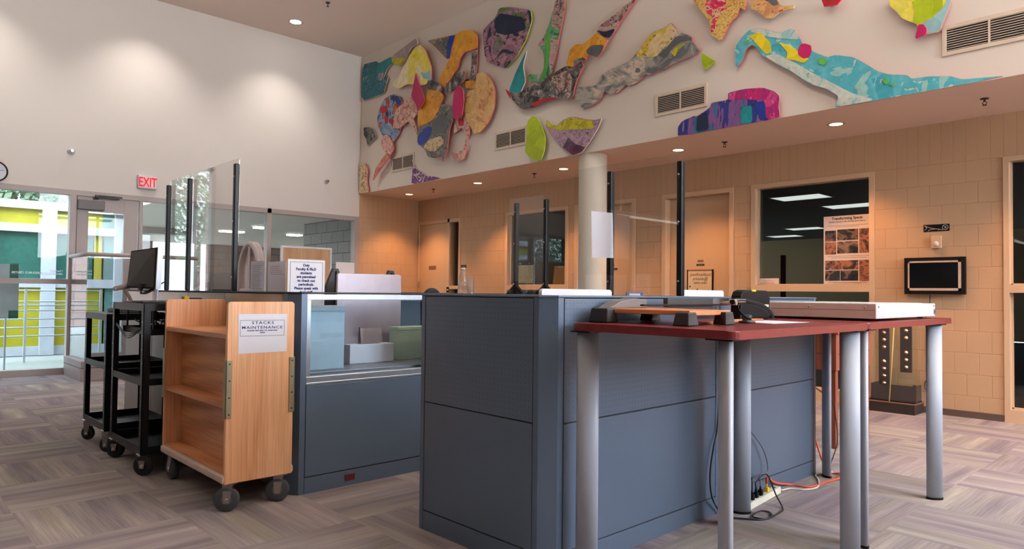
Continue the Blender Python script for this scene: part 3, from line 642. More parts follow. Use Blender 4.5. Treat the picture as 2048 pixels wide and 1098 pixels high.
cutout('green and pink horn shaped cutout reaching the ceiling', ZB, [(425, -4), (482, -4), (482, 60), (445, 235), (430, 330), (400, 470), (340, 530), (250, 522), (250, 480), (330, 480), (350, 430), (345, 330), (305, 290), (340, 250), (380, 160), (405, 70)], 'a_horn', 'art_edge_red', 0.045,
       [('a_mauve', [(428, 0), (478, 0), (478, 60), (445, 200), (395, 170), (408, 75)]), ('flat_green', [(350, 230), (385, 185), (390, 330), (365, 470), (335, 520), (315, 515), (345, 450), (355, 340)])])
cutout('long grey wave shaped cutout under a cream hill, right of the orange neck', ZD, [(35, 600), (170, 590), (210, 520), (260, 480), (390, 430), (440, 385), (560, 225), (650, 190), (690, 150), (740, 215), (835, 250), (840, 290), (895, 340), (870, 365), (800, 400), (720, 430), (640, 480), (600, 485), (545, 515), (515, 505), (470, 560), (410, 590), (380, 580), (330, 635), (280, 645), (230, 625), (210, 680), (150, 725), (85, 748), (35, 690)], 'a_wave', 'art_edge_red', 0.045,
       [('a_hill', [(440, 390), (560, 228), (650, 195), (690, 158), (738, 220), (700, 270), (640, 330), (590, 390)]), ('flat_slate', [(600, 380), (650, 340), (730, 245), (832, 252), (835, 275), (760, 285), (700, 330), (660, 400)]), ('a_olive', [(690, 360), (730, 320), (800, 290), (740, 340), (720, 390)])])
cutout('small lime green triangle at the right tip of the grey wave', ZD, [(905, 362), (995, 420), (925, 480), (902, 430)], 'flat_lime', 'art_edge_lime', .045, rnd=0)
cutout('yellow feathered cutout with a red plume, cut by the top edge', ZD, [(832, -10), (1215, -10), (1200, 70), (1165, 50), (1140, 120), (1110, 135), (1075, 200), (1035, 283), (960, 235), (960, 150), (890, 60)], 'a_feather', 'art_edge_red', .05,
       [('a_featherred', [(940, -5), (1080, -5), (1050, 80), (1000, 140), (990, 235), (962, 215), (980, 120), (915, 60)])])
cutout('small cream and grey cutout right of the yellow feathered one', ZD, [(1240, -10), (1420, -10), (1450, 40), (1540, 35), (1530, 60), (1440, 80), (1385, 125), (1340, 125), (1290, 75), (1240, 60)], 'a_fan', 'art_edge_pale', .05, [('flat_slate', [(1320, -6), (1415, -6), (1430, 30), (1395, 40), (1370, 15)])])
cutout('plain lime green oval overlapping an air vent', ZB, [(270, 750), (300, 755), (330, 810), (358, 890), (350, 970), (330, 1030), (300, 1042), (260, 1020), (225, 980), (235, 890), (240, 790)], 'flat_lime', 'art_edge_lime', .06)
cutout('mauve fish shaped cutout with an olive back and plum belly', ZB, [(365, 772), (400, 800), (430, 815), (470, 775), (520, 755), (560, 755), (620, 770), (680, 775), (720, 762), (700, 820), (640, 920), (590, 985), (530, 1003), (470, 955), (400, 880), (360, 820)], 'a_fish', 'art_edge_pale', .05,
       [('a_olive', [(367, 778), (430, 820), (475, 778), (525, 758), (620, 773), (670, 780), (665, 830), (560, 835), (430, 840), (365, 815)]), ('a_plum', [(505, 888), (550, 930), (612, 950), (588, 982), (530, 1000), (470, 952)], 0)])
cutout('purple, blue and crimson striped cutout resting on the soffit edge', ZD, [(740, 872), (770, 830), (850, 795), (870, 797), (930, 760), (960, 735), (970, 705), (1085, 685), (1085, 637), (1180, 612), (1320, 600), (1400, 625), (1435, 660), (1430, 740), (1440, 808), (740, 938)], 'a_stripes', 'art_edge_red', .05,
       [('a_crimson', [(1090, 640), (1180, 616), (1320, 604), (1396, 628), (1430, 662), (1425, 740), (1432, 805), (1350, 822), (1335, 690), (1200, 680), (1090, 690)]), ('flat_blue', [(1265, 700), (1335, 690), (1340, 820), (1300, 826)]), ('flat_teal', [(1170, 740), (1245, 720), (1250, 838), (1175, 852)]), ('flat_navy', [(870, 800), (940, 765), (950, 888), (865, 905)])])
cutout('long blue and yellow dragon shaped cutout ending at the soffit edge', ZE, [(105, 460), (100, 320), (140, 260), (190, 205), (270, 188), (350, 210), (410, 225), (470, 195), (510, 205), (545, 270), (560, 300), (620, 345), (720, 385), (780, 370), (900, 385), (980, 430), (1060, 480), (1140, 502), (1260, 505), (1290, 530), (1400, 515), (1550, 512), (1630, 535), (1780, 522), (1920, 510), (1700, 558), (775, 727), (795, 650), (720, 600), (640, 580), (550, 535), (480, 480), (380, 430), (320, 385), (280, 375), (250, 320), (215, 300), (175, 330), (150, 410)], 'a_dragon', 'art_edge_red', 0.045,
       [('a_foam', [(300, 378), (380, 428), (480, 478), (560, 535), (640, 575), (720, 598), (800, 648), (780, 722), (1050, 672), (880, 625), (760, 560), (620, 490), (500, 420), (380, 360)]), ('a_foam', [(195, 208), (270, 190), (350, 212), (410, 228), (470, 198), (508, 208), (535, 265), (430, 262), (300, 245)]),
        ('flat_yellow', [(195, 240), (270, 215), (340, 290), (345, 350), (310, 365), (250, 300)]), ('flat_yellow', [(390, 280), (500, 320), (540, 370), (600, 395), (560, 425), (500, 405), (445, 400), (455, 350)]),
        ('flat_magenta', [(570, 292), (612, 305), (616, 345), (600, 385), (560, 394), (527, 370), (524, 335), (540, 300)]), ('flat_green', [(1090, 545), (1115, 522), (1142, 545), (1118, 572)]), ('flat_green', [(655, 400), (690, 385), (725, 405), (700, 438), (665, 430)]), ('flat_green', [(168, 280), (185, 265), (200, 280), (185, 298)]), ('flat_green', [(1150, 570), (1165, 553), (1180, 568), (1165, 583)])])
cutout('yellow and lime cutout with a pale blue corner at the upper right', ZE, [(1138, -10), (1565, -10), (1520, 110), (1480, 215), (1390, 235), (1330, 200), (1330, 165), (1230, 128), (1190, 80), (1145, 40)], 'a_sun', 'art_edge_red', 0.045,
       [('flat_lime', [(1290, 10), (1340, -6), (1500, -6), (1500, 50), (1420, 120), (1340, 165), (1300, 140), (1312, 70)]), ('flat_skyblue', [(1530, -6), (1562, -6), (1518, 110), (1478, 212), (1392, 230), (1345, 165), (1430, 120), (1505, 50)])])
cutout('magenta drop shaped cutout below the yellow and lime one', ZE, [(1335, 165), (1370, 163), (1393, 195), (1388, 230), (1312, 264)], 'flat_magenta', 'art_edge_red', 0.07)
cutout('red sliver of a cutout at the top edge, above the blue dragon', ZE, [(680, -10), (825, -10), (790, 30), (700, 43)], 'flat_red', 'art_edge_red', .08, rnd=0)
# ------------------------------------------------------------------ front desk pod
fp = thing('reception_desk', 'grey metal panel desk nearest the camera, with perforated upper panels and a chamfered corner', 'desk', (3.2, 2.3, 0))
ZM, ZK, ZR = .606, .090, 1.115
def tiles(par, face, a0, a1, axis, upper_mat, plane_out, thick=.05, out=1, mid=True, low='desk_grey'):
    """two stacked panel tiles on a face; axis 'Y': face lies at X = plane_out looking to -X, 'X': at Y = plane_out looking to -Y"""
    def bx(u0, u1, z0, z1, d0, d1, bev=0):
        m = MB()
        if axis == 'Y': m.box(plane_out+d0, plane_out+d1, u0, u1, z0, z1, bev)
        else: m.box(u0, u1, plane_out+d0, plane_out+d1, z0, z1, bev)
        return m
    bx(a0, a1, 0, ZR, .006, thick).build('panel_core', 'seam_dark', par)
    g = .004
    if mid:
        bx(a0+g, a1-g, ZM+.003, ZR-.004, 0, .02, .002).build('upper_panel', upper_mat, par)
        bx(a0+g, a1-g, ZK+.004, ZM-.003, 0, .02, .002).build('lower_panel', low, par)
    else: bx(a0+g, a1-g, ZK+.004, ZR-.004, 0, .02, .002).build('panel', low, par)
    bx(a0, a1, 0, ZK-.002, .001, .03, .001).build('kick_plate', low, par)
tiles(fp, 0, 1.985, 2.72, 'Y', 'desk_perf_y', XA)
tiles(fp, 0, 2.092, 3.268, 'X', 'desk_perf_x', YA); tiles(fp, 0, 3.305, 4.455, 'X', 'desk_perf_x', YA)
m = MB()                                                                # chamfered corner post
ch = [(XA, 1.985), (XA, 1.957), (2.058, YA), (2.090, YA), (2.090, YA+.05), (XA+.05, 1.985)]
m.prism([(x, y, 0) for x, y in ch], (0, 0, ZR), bev=.002); m.build('corner_post', 'desk_grey', fp)
MB().box(3.270, 3.303, YA+.002, YA+.05, 0, ZR).build('joint_post', 'desk_grey', fp)
MB().box(4.457, 4.49, YA, YA+.06, 0, ZR, .003).build('end_post', 'desk_grey', fp)
MB().box(XA, XA+.05, 2.722, 2.75, 0, ZR, .002).build('end_post', 'desk_grey', fp)
m = MB()
tr = [(XA-.003, 2.752), (XA-.003, 1.955), (2.056, YA-.003), (4.492, YA-.003), (4.492, YA+.062), (2.09, YA+.062), (XA+.06, 2.0), (XA+.06, 2.752)]
m.prism([(x, y, ZR) for x, y in tr], (0, 0, ZT-ZR), bev=.003); m.build('top_rail', 'desk_grey', fp)
MB().box(4.43, 4.49, YA+.062, 3.4, 0, ZT, .003).build('end_panel', 'desk_grey', fp)
MB().box(3.60, 3.65, 2.30, 3.5, 0, ZT, .003).build('divider_panel', 'desk_grey', fp)
m = MB(); m.box(XA+.06, 3.595, YA+.065, 2.70, .71, .74, .003); m.box(3.655, 4.425, YA+.065, 2.70, .71, .74, .003); m.build('work_surface', 'mid_grey_plastic', fp)
# ------------------------------------------------------------------ back desk pod with the display window
XL = 1.768
bp = thing('service_desk', 'grey metal panel desk behind the oak book cart, with a glass display window', 'desk', (3.0, 5.0, 0))
m = MB(); g0, g1 = 1.848, 2.70
m.box(1.850, g1, YB+.006, YB+.06, 0, .612); m.build('panel_core', 'seam_dark', bp)
MB().box(1.853, g1-.003, YB, YB+.02, ZK+.004, .600, .002).build('lower_panel', 'desk_grey', bp)
MB().box(1.850, g1, YB+.001, YB+.03, 0, ZK-.002, .001).build('kick_plate', 'desk_grey', bp)
a, b = on(690, 947, 'Y', YB), on(708, 961, 'Y', YB)
MB().box(2.105, 2.168, YB-.003, YB+.004, .030, .064).build('outlet_plate', 'red_dark', bp)
m = MB(); t = .026
m.box(g0, g1, YB-.004, YB+.05, .615, .650, .002); m.box(g0, g1, YB-.006, YB+.05, .603, .617, .002); m.box(g0, g1, YB, YB+.05, 1.081, 1.112, .002)
m.box(g0, g0+t, YB, YB+.05, .65, 1.081, .002); m.box(g1-t, g1, YB, YB+.05, .65, 1.081, .002); fr = m.build('display_frame', 'aluminium', bp)
MB().box(g0+t, g1-t, YB+.022, YB+.028, .65, 1.081).build('display_pane', 'display_glass', fr)
m = MB()
ch = [(XL, 3.745), (XL, 3.688), (1.815, YB), (1.848, YB), (1.848, YB+.05), (XL+.05, 3.745)]
m.prism([(x, y, 0) for x, y in ch], (0, 0, ZR), bev=.002); m.build('corner_post', 'desk_grey', bp)
tiles(bp, 0, 2.705, 4.30, 'X', 'desk_perf_x', YB)
MB().box(4.30, 4.355, YB, 6.8, 0, ZR, .003).build('end_panel', 'desk_grey', bp)
m = MB()
tr = [(XL-.003, 6.86), (XL-.003, 3.686), (1.813, YB-.003), (4.358, YB-.003), (4.358, 6.8), (4.30, 6.8), (4.30, YB+.062), (1.85, YB+.062), (XL+.06, 3.745), (XL+.06, 6.86)]
m.prism([(x, y, ZR) for x, y in tr], (0, 0, ZT-ZR), bev=.003); m.build('top_rail', 'seam_dark', bp)
ys = [3.748, 4.60, 5.285, 6.10, 6.84]
for y0, y1 in zip(ys, ys[1:]):
    MB().box(XL+.002, XL+.012, y0+.004, y1-.004, .885, ZR-.003, .001).build('tile', 'beige_glass', bp)
    MB().box(XL+.001, XL+.03, y0+.004, y1-.004, .01, .878, .002).build('side_panel', 'pod_side', bp)
MB().box(XL+.014, XL+.05, 3.75, 6.85, 0, ZR).build('panel_core', 'seam_dark', bp)
m = MB(); m.box(XL+.06, 4.30, YB+.10, 4.55, .63, .66, .003); m.box(XL+.06, 2.45, 4.55, 6.8, .63, .66, .003); m.box(3.7, 4.3, 4.55, 6.8, .63, .66, .003); m.build('work_surface', 'desk_light', bp)
m = MB(); m.box(XL+.06, 2.06, 3.95, 6.8, 1.04, 1.06, .002); m.build('transaction_shelf', 'desk_light', bp)
m = MB(); m.box(4.14, 4.30, YB+.08, 6.8, 1.04, 1.06, .002); m.box(3.15, 4.14, YB+.08, 4.0, 1.04, 1.06, .002); m.build('transaction_shelf', 'desk_light', bp)

# ------------------------------------------------------------------ acrylic shields with black posts
def shield(label, x, y0, y1, posts, z0=ZT, z1=1.985, zp=1.948, foot=False, front=False):
    t = thing('sneeze_guard', label, 'acrylic shield', (x, (y0+y1)/2, z0), 'clear acrylic shields on the desks')
    MB().box(x-.003, x+.003, y0, y1, z0+.01, z1, 0).build('acrylic_sheet', 'acrylic', t)
    for py in posts:
        m = MB(); r = .016 if front else .019
        if foot: m.prism([(x+.004, py-.11, z0), (x+.004, py+.11, z0), (x+.004, py+.02, z0+.075), (x+.004, py-.02, z0+.075)], (.03, 0, 0))
        m.box(*((x-.003-2*r, x-.003) if front else (x+.003, x+.003+2*r)), py-r, py+r, z0, zp, .006)
        p = m.build('post', 'black_metal', t)
        b = MB(); b.box(x-.012, x-.003, py-.004, py+.004, z0+.12, z0+.128)
        b = MB()
        for z in (z0+.09, z0+.45, z0+.74): b.cyl((x-.009 if not front else x-.038, py, z), (x-.002 if not front else x-.034, py, z), .006, seg=10)
        b.build('screw', 'steel', p)
    return t
shield('acrylic shield nearest the oak book cart, between the tall near post and the middle post', XL+.03, 4.475, 5.315, (4.475,), front=True)
shield('acrylic shield behind the nearest one, with two posts, beside the exit sign', XL+.03, 5.345, 5.815, (5.33, 5.80), front=True)
shield('acrylic shield with two thin posts on triangular feet, right side of the back desk', 4.325, 4.16, 4.60, (4.165, 4.535), foot=True)
gs = shield('acrylic shield between two tall black posts on the front desk, one with a white sheet', 3.625, 2.36, 3.20, (2.36, 2.90), z1=1.99)
P4 = [on(px, py, 'Y', 2.876) for px, py in ((1183, 422), (1225, 426), (1227, 516), (1184, 515))]
tag(MB().prism(P4, (0, .0012, 0)).build('paper_sheet', 'paper_thin'), 'blank white sheet taped across the shield post in front of the round column', 'paper')
# ------------------------------------------------------------------ things on and in the desks
def imac(label, x0, x1, y, zt, mat, zb, foot_z):
    t = thing('computer', label, 'computer', ((x0+x1)/2, y, foot_z))
    m = MB(); w = x1-x0; r = .018
    pts = []
    for cx, cz, a0 in ((x1-r, zt-r, 0), (x0+r, zt-r, 90), (x0+r, zb+r, 180), (x1-r, zb+r, 270)):
        for k in range(5):
            a = math.radians(a0+k*22.5); pts.append((cx+r*math.cos(a), y, cz+r*math.sin(a)))
    m.prism(pts, (0, .022, 0), bev=.004); m.build('screen_housing', mat, t)
    MB().box(x0+.012, x1-.012, y+.0225, y+.024, zb+.09, zt-.012).build('screen', 'screen_black', t)
    m = MB(); cx = (x0+x1)/2
    m.hexa([(cx-.085, y-.012, zb+.14), (cx-.085, y-.006, zb+.14), (cx-.085, y-.05, foot_z+.006), (cx-.085, y-.044, foot_z+.006), (cx+.085, y-.012, zb+.14), (cx+.085, y-.006, zb+.14), (cx+.085, y-.05, foot_z+.006), (cx+.085, y-.044, foot_z+.006)])
    m.hexa([(cx-.085, y-.013, zb+.141), (cx-.085, y, zb+.141), (cx-.085, y-.013, zb+.128), (cx-.085, y, zb+.128), (cx+.085, y-.013, zb+.141), (cx+.085, y, zb+.141), (cx+.085, y-.013, zb+.128), (cx+.085, y, zb+.128)])
    m.box(cx-.1, cx+.1, y-.06, y+.13, foot_z, foot_z+.007, .002); m.build('stand', mat, t)
    return t
imac('white all in one computer seen from behind over the near corner of the front desk', 2.345, 2.872, 2.27, 1.154, 'mac_white', .80, .7405)
imac('white all in one computer seen from behind below the whiteboard door', 3.672, 4.178, 2.37, 1.163, 'mac_white', .80, .7405)
c0, c1 = on(675, 546, 'Y', 4.2), on(803, 546, 'Y', 4.2)
imac('large silver all in one computer seen from behind through the display window', c0.x, c1.x, 4.2, c0.z, 'silver_case', c0.z-.51, .6605)
a, b = on(609, 618, 'Y', 3.80), on(690, 612, 'Y', 3.80)
m = MB(); m.box(1.86, b.x, 3.80, 3.94, .6605, b.z, .004); bb = m.build('storage_box', 'box_blue'); tag(bb, 'pale blue storage box behind the left half of the display window', 'box')
MB().box(1.855, b.x+.005, 3.795, 3.945, b.z-.03, b.z+.002, .003).build('lid', 'box_blue', bb)
a, b = on(798, 655, 'Y', 4.02), on(846, 655, 'Y', 4.02)
m = MB(); m.box(a.x, b.x+.10, 4.02, 4.14, .6605, a.z, .003); gb = m.build('storage_box', 'box_green'); tag(gb, 'pale green box behind the right end of the display window', 'box')
MB().box(a.x-.003, b.x+.103, 4.017, 4.143, a.z-.02, a.z+.002, .002).build('lid', 'box_green', gb)
a, b = on(700, 690, 'Y', 3.98), on(788, 688, 'Y', 3.98)
m = MB(); m.box(a.x, b.x, 3.98, 4.07, .6605, a.z, .004); wb = m.build('tissue_box', 'paper'); tag(wb, 'low white box in front of the silver computer in the display window', 'box')
MB().box(a.x+.09, b.x-.09, 4.0, 4.05, a.z, a.z+.002).build('slot', 'ink_grey', wb)
a, b = on(833, 628, 'Y', 3.85), on(847, 628, 'Y', 3.85)
# sign and papers standing on the desk
z0 = on(650, 612, 'Y', 3.83).z
P4 = [on(*p, 'Y', 3.83) for p in ((576, 522), (650, 521))]
x0, x1, zt = P4[0].x, P4[1].x, P4[1].z; zb = bb.location.z+(bb.bound_box[1][2])+.001
zb = max(v[2] for v in bb.bound_box)+bb.location.z+.003
sg = thing('desk_sign', 'white framed notice about periodicals standing on the blue box', 'sign', ((x0+x1)/2, 3.83, zb))
MB().box(x0, x1, 3.83, 3.834, zb, zt).build('sheet', 'paper', sg)
m = MB(); d = .014; k = .0022
for a0, a1, b0, b1 in ((x0+d, x1-d, zt-d-k, zt-d), (x0+d, x0+d+k, zb+d, zt-d), (x1-d-k, x1-d, zb+d, zt-d)): m.box(a0, a1, 3.8288, 3.8302, b0, b1)
m.build('printed_border', 'ink_grey', sg)
MB().box(x0, x1, 3.835, 3.88, zb, zb+.004).build('easel_foot', 'plexi', sg)
lines = ['Only', 'Faculty & Ph.D', 'students', 'are permitted', 'to check out', 'periodicals.', 'Please speak with', 'desk staff.']
for i, s in enumerate(lines):
    py = 531.5+i*7.65
    p = on(612.5, py+1.5, 'Y', 3.829); lettering(s, (p.x, 3.8292, p.z), (1, 0, 0), (0, 0, 1), .0215, 'ink_navy', sg, bold=.0007, xs=1.0)
def sheet_stand(label, pts, x, mat, nlines, ink='ink_grey', half=False):
    A = [on(px, py, 'X', x) for px, py in pts]; y0, y1 = A[0].y, A[1].y; zt = A[0].z; zb = 1.061
    t = thing('paper_stand', label, 'notice', (x, (y0+y1)/2, zb))
    MB().box(x, x+.002, y0, y1, zb, zt).build('sheet', 'paper_thin', t)
    MB().box(x+.002, x+.06, y0, y1, zb, zb+.003).build('easel_foot', 'plexi', t)
    m = MB(); rnd = random.Random(nlines)
    for i in range(nlines):
        z = zt-.03-i*.0125
        if half and i > 4: break
        m.box(x-.0008, x+.0002, y0-(y0-y1)*.14, y1+(y0-y1)*rnd.uniform(.12, .4), z, z+.0018)
    m.build('printed_lines', ink, t)
    return t
sheet_stand('tall white printed sheet on the back desk left of the periodicals notice', ((502, 523), (530, 526)), 1.92, 'paper', 14)
ps = sheet_stand('pinkish half printed sheet between the tall white sheet and the periodicals notice', ((536, 524), (572, 525)), 1.92, 'paper_pink', 6, half=True)
# bottle, chairs, monitor inside the back desk
a = on(926, 536, 'Y', 3.86); 
bt = thing('water_bottle', 'clear plastic bottle standing on the back desk in front of the narrow window', 'bottle', (a.x, 3.86, 1.0605))
MB().lathe((a.x, 3.86, 1.0605), [(.030, 0), (.034, .004), (.034, .06), (.031, .075), (.034, .09), (.034, .16), (.03, .19), (.016, a.z-1.06-.018), (.014, a.z-1.06-.016)], 24).build('body', 'clear_plastic', bt)
MB().lathe((a.x, 3.86, a.z-.016), [(.017, 0), (.017, .015), (.015, .018)], 18).build('cap', 'clear_white', bt)
MB().lathe((a.x, 3.86, 1.06), [(.0345, .095), (.0345, .15)], 24).build('wrapper', 'clear_plastic', bt)
a = on(941, 557, 'Y', 3.90)
cp = thing('plastic_tumbler', 'frosted plastic tumbler right beside the clear bottle', 'cup', (a.x, 3.90, 1.06))
MB().lathe((a.x, 3.90, 1.0605), [(.022, 0), (.024, .003), (.028, a.z-1.06), (.0265, a.z-1.06), (.0225, .005)], 22).build('body', 'clear_plastic', cp)
def chair(label, px, py, Y, hw=.2):
    a = on(px, py, 'Y', Y); t = thing('office_chair', label, 'chair', (a.x, Y, 0)); x = a.x
    m = MB(); pts = []
    for k in range(13):
        an = PI*k/12; pts.append((x+hw*math.cos(an), Y, a.z-.13+.13*math.sin(an)))
    pts += [(x-hw*.92, Y, a.z-.48), (x+hw*.92, Y, a.z-.48)]
    m.prism(pts, (0, .06, 0), bev=.015); m.build('backrest', 'chair_fabric', t)
    MB().box(x-.23, x+.23, Y+.06, Y+.5, .44, .52, .03).build('seat', 'chair_fabric', t)
    MB().box(x-.03, x+.03, Y+.06, Y+.1, .40, a.z-.3, .008).build('back_bar', 'black_plastic', t)
    MB().cyl((x, Y+.28, .09), (x, Y+.28, .44), .028).build('gas_column', 'black_metal', t)
    for k in range(5):
        an = 2*PI*k/5+.3; e = (x+.28*math.cos(an), Y+.28+.28*math.sin(an), .075)
        m = MB(); m.cyl((x, Y+.28, .1), e, .025, .018, 10); l = m.build('leg', 'black_plastic', t)
        MB().cyl((e[0]-.02, e[1], .03), (e[0]+.02, e[1], .03), .03, seg=14).build('caster', 'rubber', l)
chair('black office chair whose round top shows left of the narrow door window', 868, 576, 4.85, .10); chair('black office chair just right of the periodicals notice', 667, 569, 4.75, .12)
a, b = on(421, 543, 'X', 2.7), on(462, 568, 'X', 2.7)
mn = thing('monitor', 'dark desktop monitor behind the acrylic shield nearest the book cart', 'monitor', (2.75, 6.3, .66))
p, q2 = on(421, 545, 'Y', 6.4), on(462, 545, 'Y', 6.4)
MB().box(p.x, q2.x+.06, 6.4, 6.44, .86, p.z, .006).build('screen_housing', 'dark_grey_plastic', mn)
MB().box(p.x+.02, q2.x+.04, 6.396, 6.401, .88, p.z-.02).build('screen', 'screen_black', mn)
cx = (p.x+q2.x)/2; m = MB(); m.box(cx-.03, cx+.03, 6.44, 6.47, .6605, 1.0); m.box(cx-.11, cx+.11, 6.36, 6.52, .6605, .675, .004); m.build('stand', 'black_plastic', mn)
# ------------------------------------------------------------------ oak book cart
def caster(par, x, y, R, wid, top, axis=(0, 1, 0), lead=(0, 0), mat='wheel_grey', fork='steel', hub='mid_grey_plastic'):
    """swivel caster: plate + fork (part), wheel (sub-part); axis = axle direction"""
    ax = Vector(axis).normalized(); f = Vector((-ax.y, ax.x, 0)); c = Vector((x+lead[0], y+lead[1], R))
    m = MB(); h = wid/2+.006
    for s in (-1, 1):
        o = c+ax*(s*h)
        m.prism([o+f*(-.014)+Vector((0, 0, -.016)), o+f*.014+Vector((0, 0, -.016)), o+Vector((x-c.x, y-c.y, 0))+f*.026+Vector((0, 0, top-R-.012)), o+Vector((x-c.x, y-c.y, 0))-f*.026+Vector((0, 0, top-R-.012))], ax*(.004*s))
    t = Vector((x, y, top)); m.box(t.x-.034, t.x+.034, t.y-.034, t.y+.034, top-.014, top-.002, .003); m.cyl(t-Vector((0, 0, .02)), t-Vector((0, 0, .008)), .022)
    m.cyl(c-ax*(h+.008), c+ax*(h+.008), .008, seg=10)
    fk = m.build('caster', fork, par)
    w = MB(); hw = wid/2
    w.lathe(c, [(R*.42, -hw*.9), (R*.9, -hw), (R, -hw*.6), (R, hw*.6), (R*.9, hw), (R*.42, hw*.9)], 28, ax); w.build('wheel', mat, fk)
    MB().lathe(c, [(R*.44, -hw*.93), (R*.44, hw*.93)], 20, ax).build('hub', hub, fk)
    return fk
X0, X1, Y0, Y1 = 1.385, 1.745, 3.553, 4.505
ct = thing('book_cart', 'oak book cart with three shelves and a paper sign on its end', 'book cart', ((X0+X1)/2, (Y0+Y1)/2, 0))
def end_panel(y):
    r = .018; pts = [(X0, y, .148), (X1, y, .148)]
    for cx, a0 in ((X1-r, 0), (X0+r, 90)):
        for k in range(5):
            a = math.radians(a0+22.5*k); pts.append((cx+r*math.cos(a), y, 1.072-r+r*math.sin(a)))
    return MB().prism(pts, (0, .024, 0), bev=.003)
end_panel(Y0).build('end_panel', 'oak_upright', ct); end_panel(Y1).build('end_panel', 'oak_upright', ct)
for zt in (.906, .549, .205):
    MB().box(X0+.006, X1-.006, Y0+.024, Y1, zt-.026, zt, .002).build('shelf', 'oak_shelf', ct)
MB().box(X0+.095, X0+.113, Y0+.024, Y1, .205, .523, .001).build('center_panel', 'oak_shelf', ct)
MB().box(X0+.095, X0+.113, Y0+.024, Y1, .549, .880, .001).build('center_panel', 'oak_shelf', ct)
for x in (X0-.012, X1-.014):
    MB().box(x, x+.026, Y0+.004, Y1+.02, .150, .192, .010).build('bumper_rail', 'bump_rail', ct)
z0, z1 = on(452, 838, 'Y', Y0).z, on(452, 721, 'Y', Y0).z
for x in (X0, X1):
    for y, s in ((Y0, -1), (Y1+.024, 1)):
        m = MB(); d = .026; sx = 1 if x == X0 else -1
        m.box(x-.006*sx, x+d*sx, y+.001*s, y+.006*s, z0, z1, .002); m.box(x-.006*sx, x, y-.03*s, y+.006*s, z0, z1, .002)
        g = m.build('corner_guard', 'brass_strip', ct)
        k = MB()
        for i in range(4):
            z = z0+.02+(z1-z0-.04)*i/3; k.cyl((x+.012*sx, y+.006*s, z), (x+.012*sx, y+.0085*s, z), .0045, seg=10)
        k.build('screw', 'dark_grey_plastic', g)
for x, y in ((X0+.045, Y0+.06), (X1-.045, Y0+.06), (X0+.045, Y1-.06), (X1-.045, Y1-.06)):
    caster(ct, x, y, .062, .034, .150, (.5, .85, 0) if y < 4 else (1, .1, 0), (-.012, -.012))
# sign taped to the cart
q0, q1, q2, q3 = [on(px, py, 'Y', Y0-.001) for px, py in ((477, 628), (574.5, 628), (573.5, 702.5), (476.5, 708))]
sg = thing('paper_sign', 'white paper sign reading STACKS MAINTENANCE on the oak book cart', 'sign', ((q0.x+q1.x)/2, Y0-.002, q3.z))
MB().prism([Vector((p.x, Y0-.0008, p.z)) for p in (q0, q1, q2, q3)], (0, -.0008, 0)).build('sheet', 'paper', sg)
B = [on(px, py, 'Y', Y0-.002) for px, py in ((481, 641), (568.8, 640), (568, 670.5), (480.3, 672.5))]
m = MB()
for i in range(4):
    a, b = B[i], B[(i+1) % 4]; m.cyl((a.x, Y0-.0018, a.z), (b.x, Y0-.0018, b.z), .0009, seg=6)
m.build('printed_border', 'ink_navy', sg)
for s, px, py, h, bo, xs, sp in (('STACKS', 526, 648, .0205, .0003, 1.4, 1.25), ('MAINTENANCE', 525, 657.3, .0205, .0003, 1.32, 1.22), ('PLEASE RETURN TO SORTING', 525, 662, .0082, .0005, 1.3, 1.15), ('AREA', 525, 666, .0082, .0005, 1.3, 1.15)):
    p = on(px, py, 'Y', Y0-.002); lettering(s, (p.x, Y0-.0017, p.z), (1, 0, -.012), (.012, 0, 1), h, 'ink_navy', sg, bold=bo, xs=xs, spacing=sp, depth=.0004)
# ------------------------------------------------------------------ black steel trolleys
def av_cart(label, x0, x1, y0, y1, zt, zm, zl, group, R, inner):
    t = thing('equipment_trolley', label, 'trolley', ((x0+x1)/2, (y0+y1)/2, 0), group); L = .042
    for i, (x, y) in enumerate(((x0, y0), (x0, y1-L), (x1-L, y0), (x1-L, y1-L))):
        m = MB()
        m.box(x, x+L, y if y == y0 else y+L-.004, y+.004 if y == y0 else y+L, zl-.04, zt-.002); m.box(x if x == x0 else x+L-.004, x+.004 if x == x0 else x+L, y, y+L, zl-.04, zt-.002)
        lg = m.build('leg', 'black_metal', t)
        k = MB()
        for j in range(9):
            z = zl+.08+j*.085
            k.cyl((x0-.001 if x == x0 else x1+.001, y+L/2, z), (x0+.003 if x == x0 else x1-.003, y+L/2, z), .004, seg=8)
        k.build('bolt', 'steel', lg)
    for nm, z, lip in (('top_shelf', zt, .045), ('middle_shelf', zm, .042), ('bottom_shelf', zl, .05)):
        m = MB(); m.box(x0+.004, x1-.004, y0+.004, y1-.004, z-.006 if nm == 'top_shelf' else z-lip, z if nm == 'top_shelf' else z-lip+.004)
        for a in ((x0+.001, x0+.005, y0, y1), (x1-.005, x1-.001, y0, y1), (x0, x1, y0+.001, y0+.005), (x0, x1, y1-.005, y1-.001)): m.box(*a, z-lip, z)
        m.build(nm, 'black_metal', t)
    for x in (x0+.03, x1-.03):
        for y in (y0+.035, y1-.035): caster(t, x, y, R, .026, zl-.04, (.75, .65, 0), (-.006, -.02), 'rubber', 'chrome', 'black_plastic')
    return t
A1 = (1.285, 1.70, 4.60, 5.29); A2 = (1.285, 1.70, 5.44, 6.04)
t1 = av_cart('black steel trolley carrying a monitor, behind the oak book cart', *A1, 1.043, .585, .172, 'black steel trolleys', .062, 1)
t2 = av_cart('lower black steel trolley farthest left, with bare shelves', *A2, .955, .612, .192, 'black steel trolleys', .050, 0)
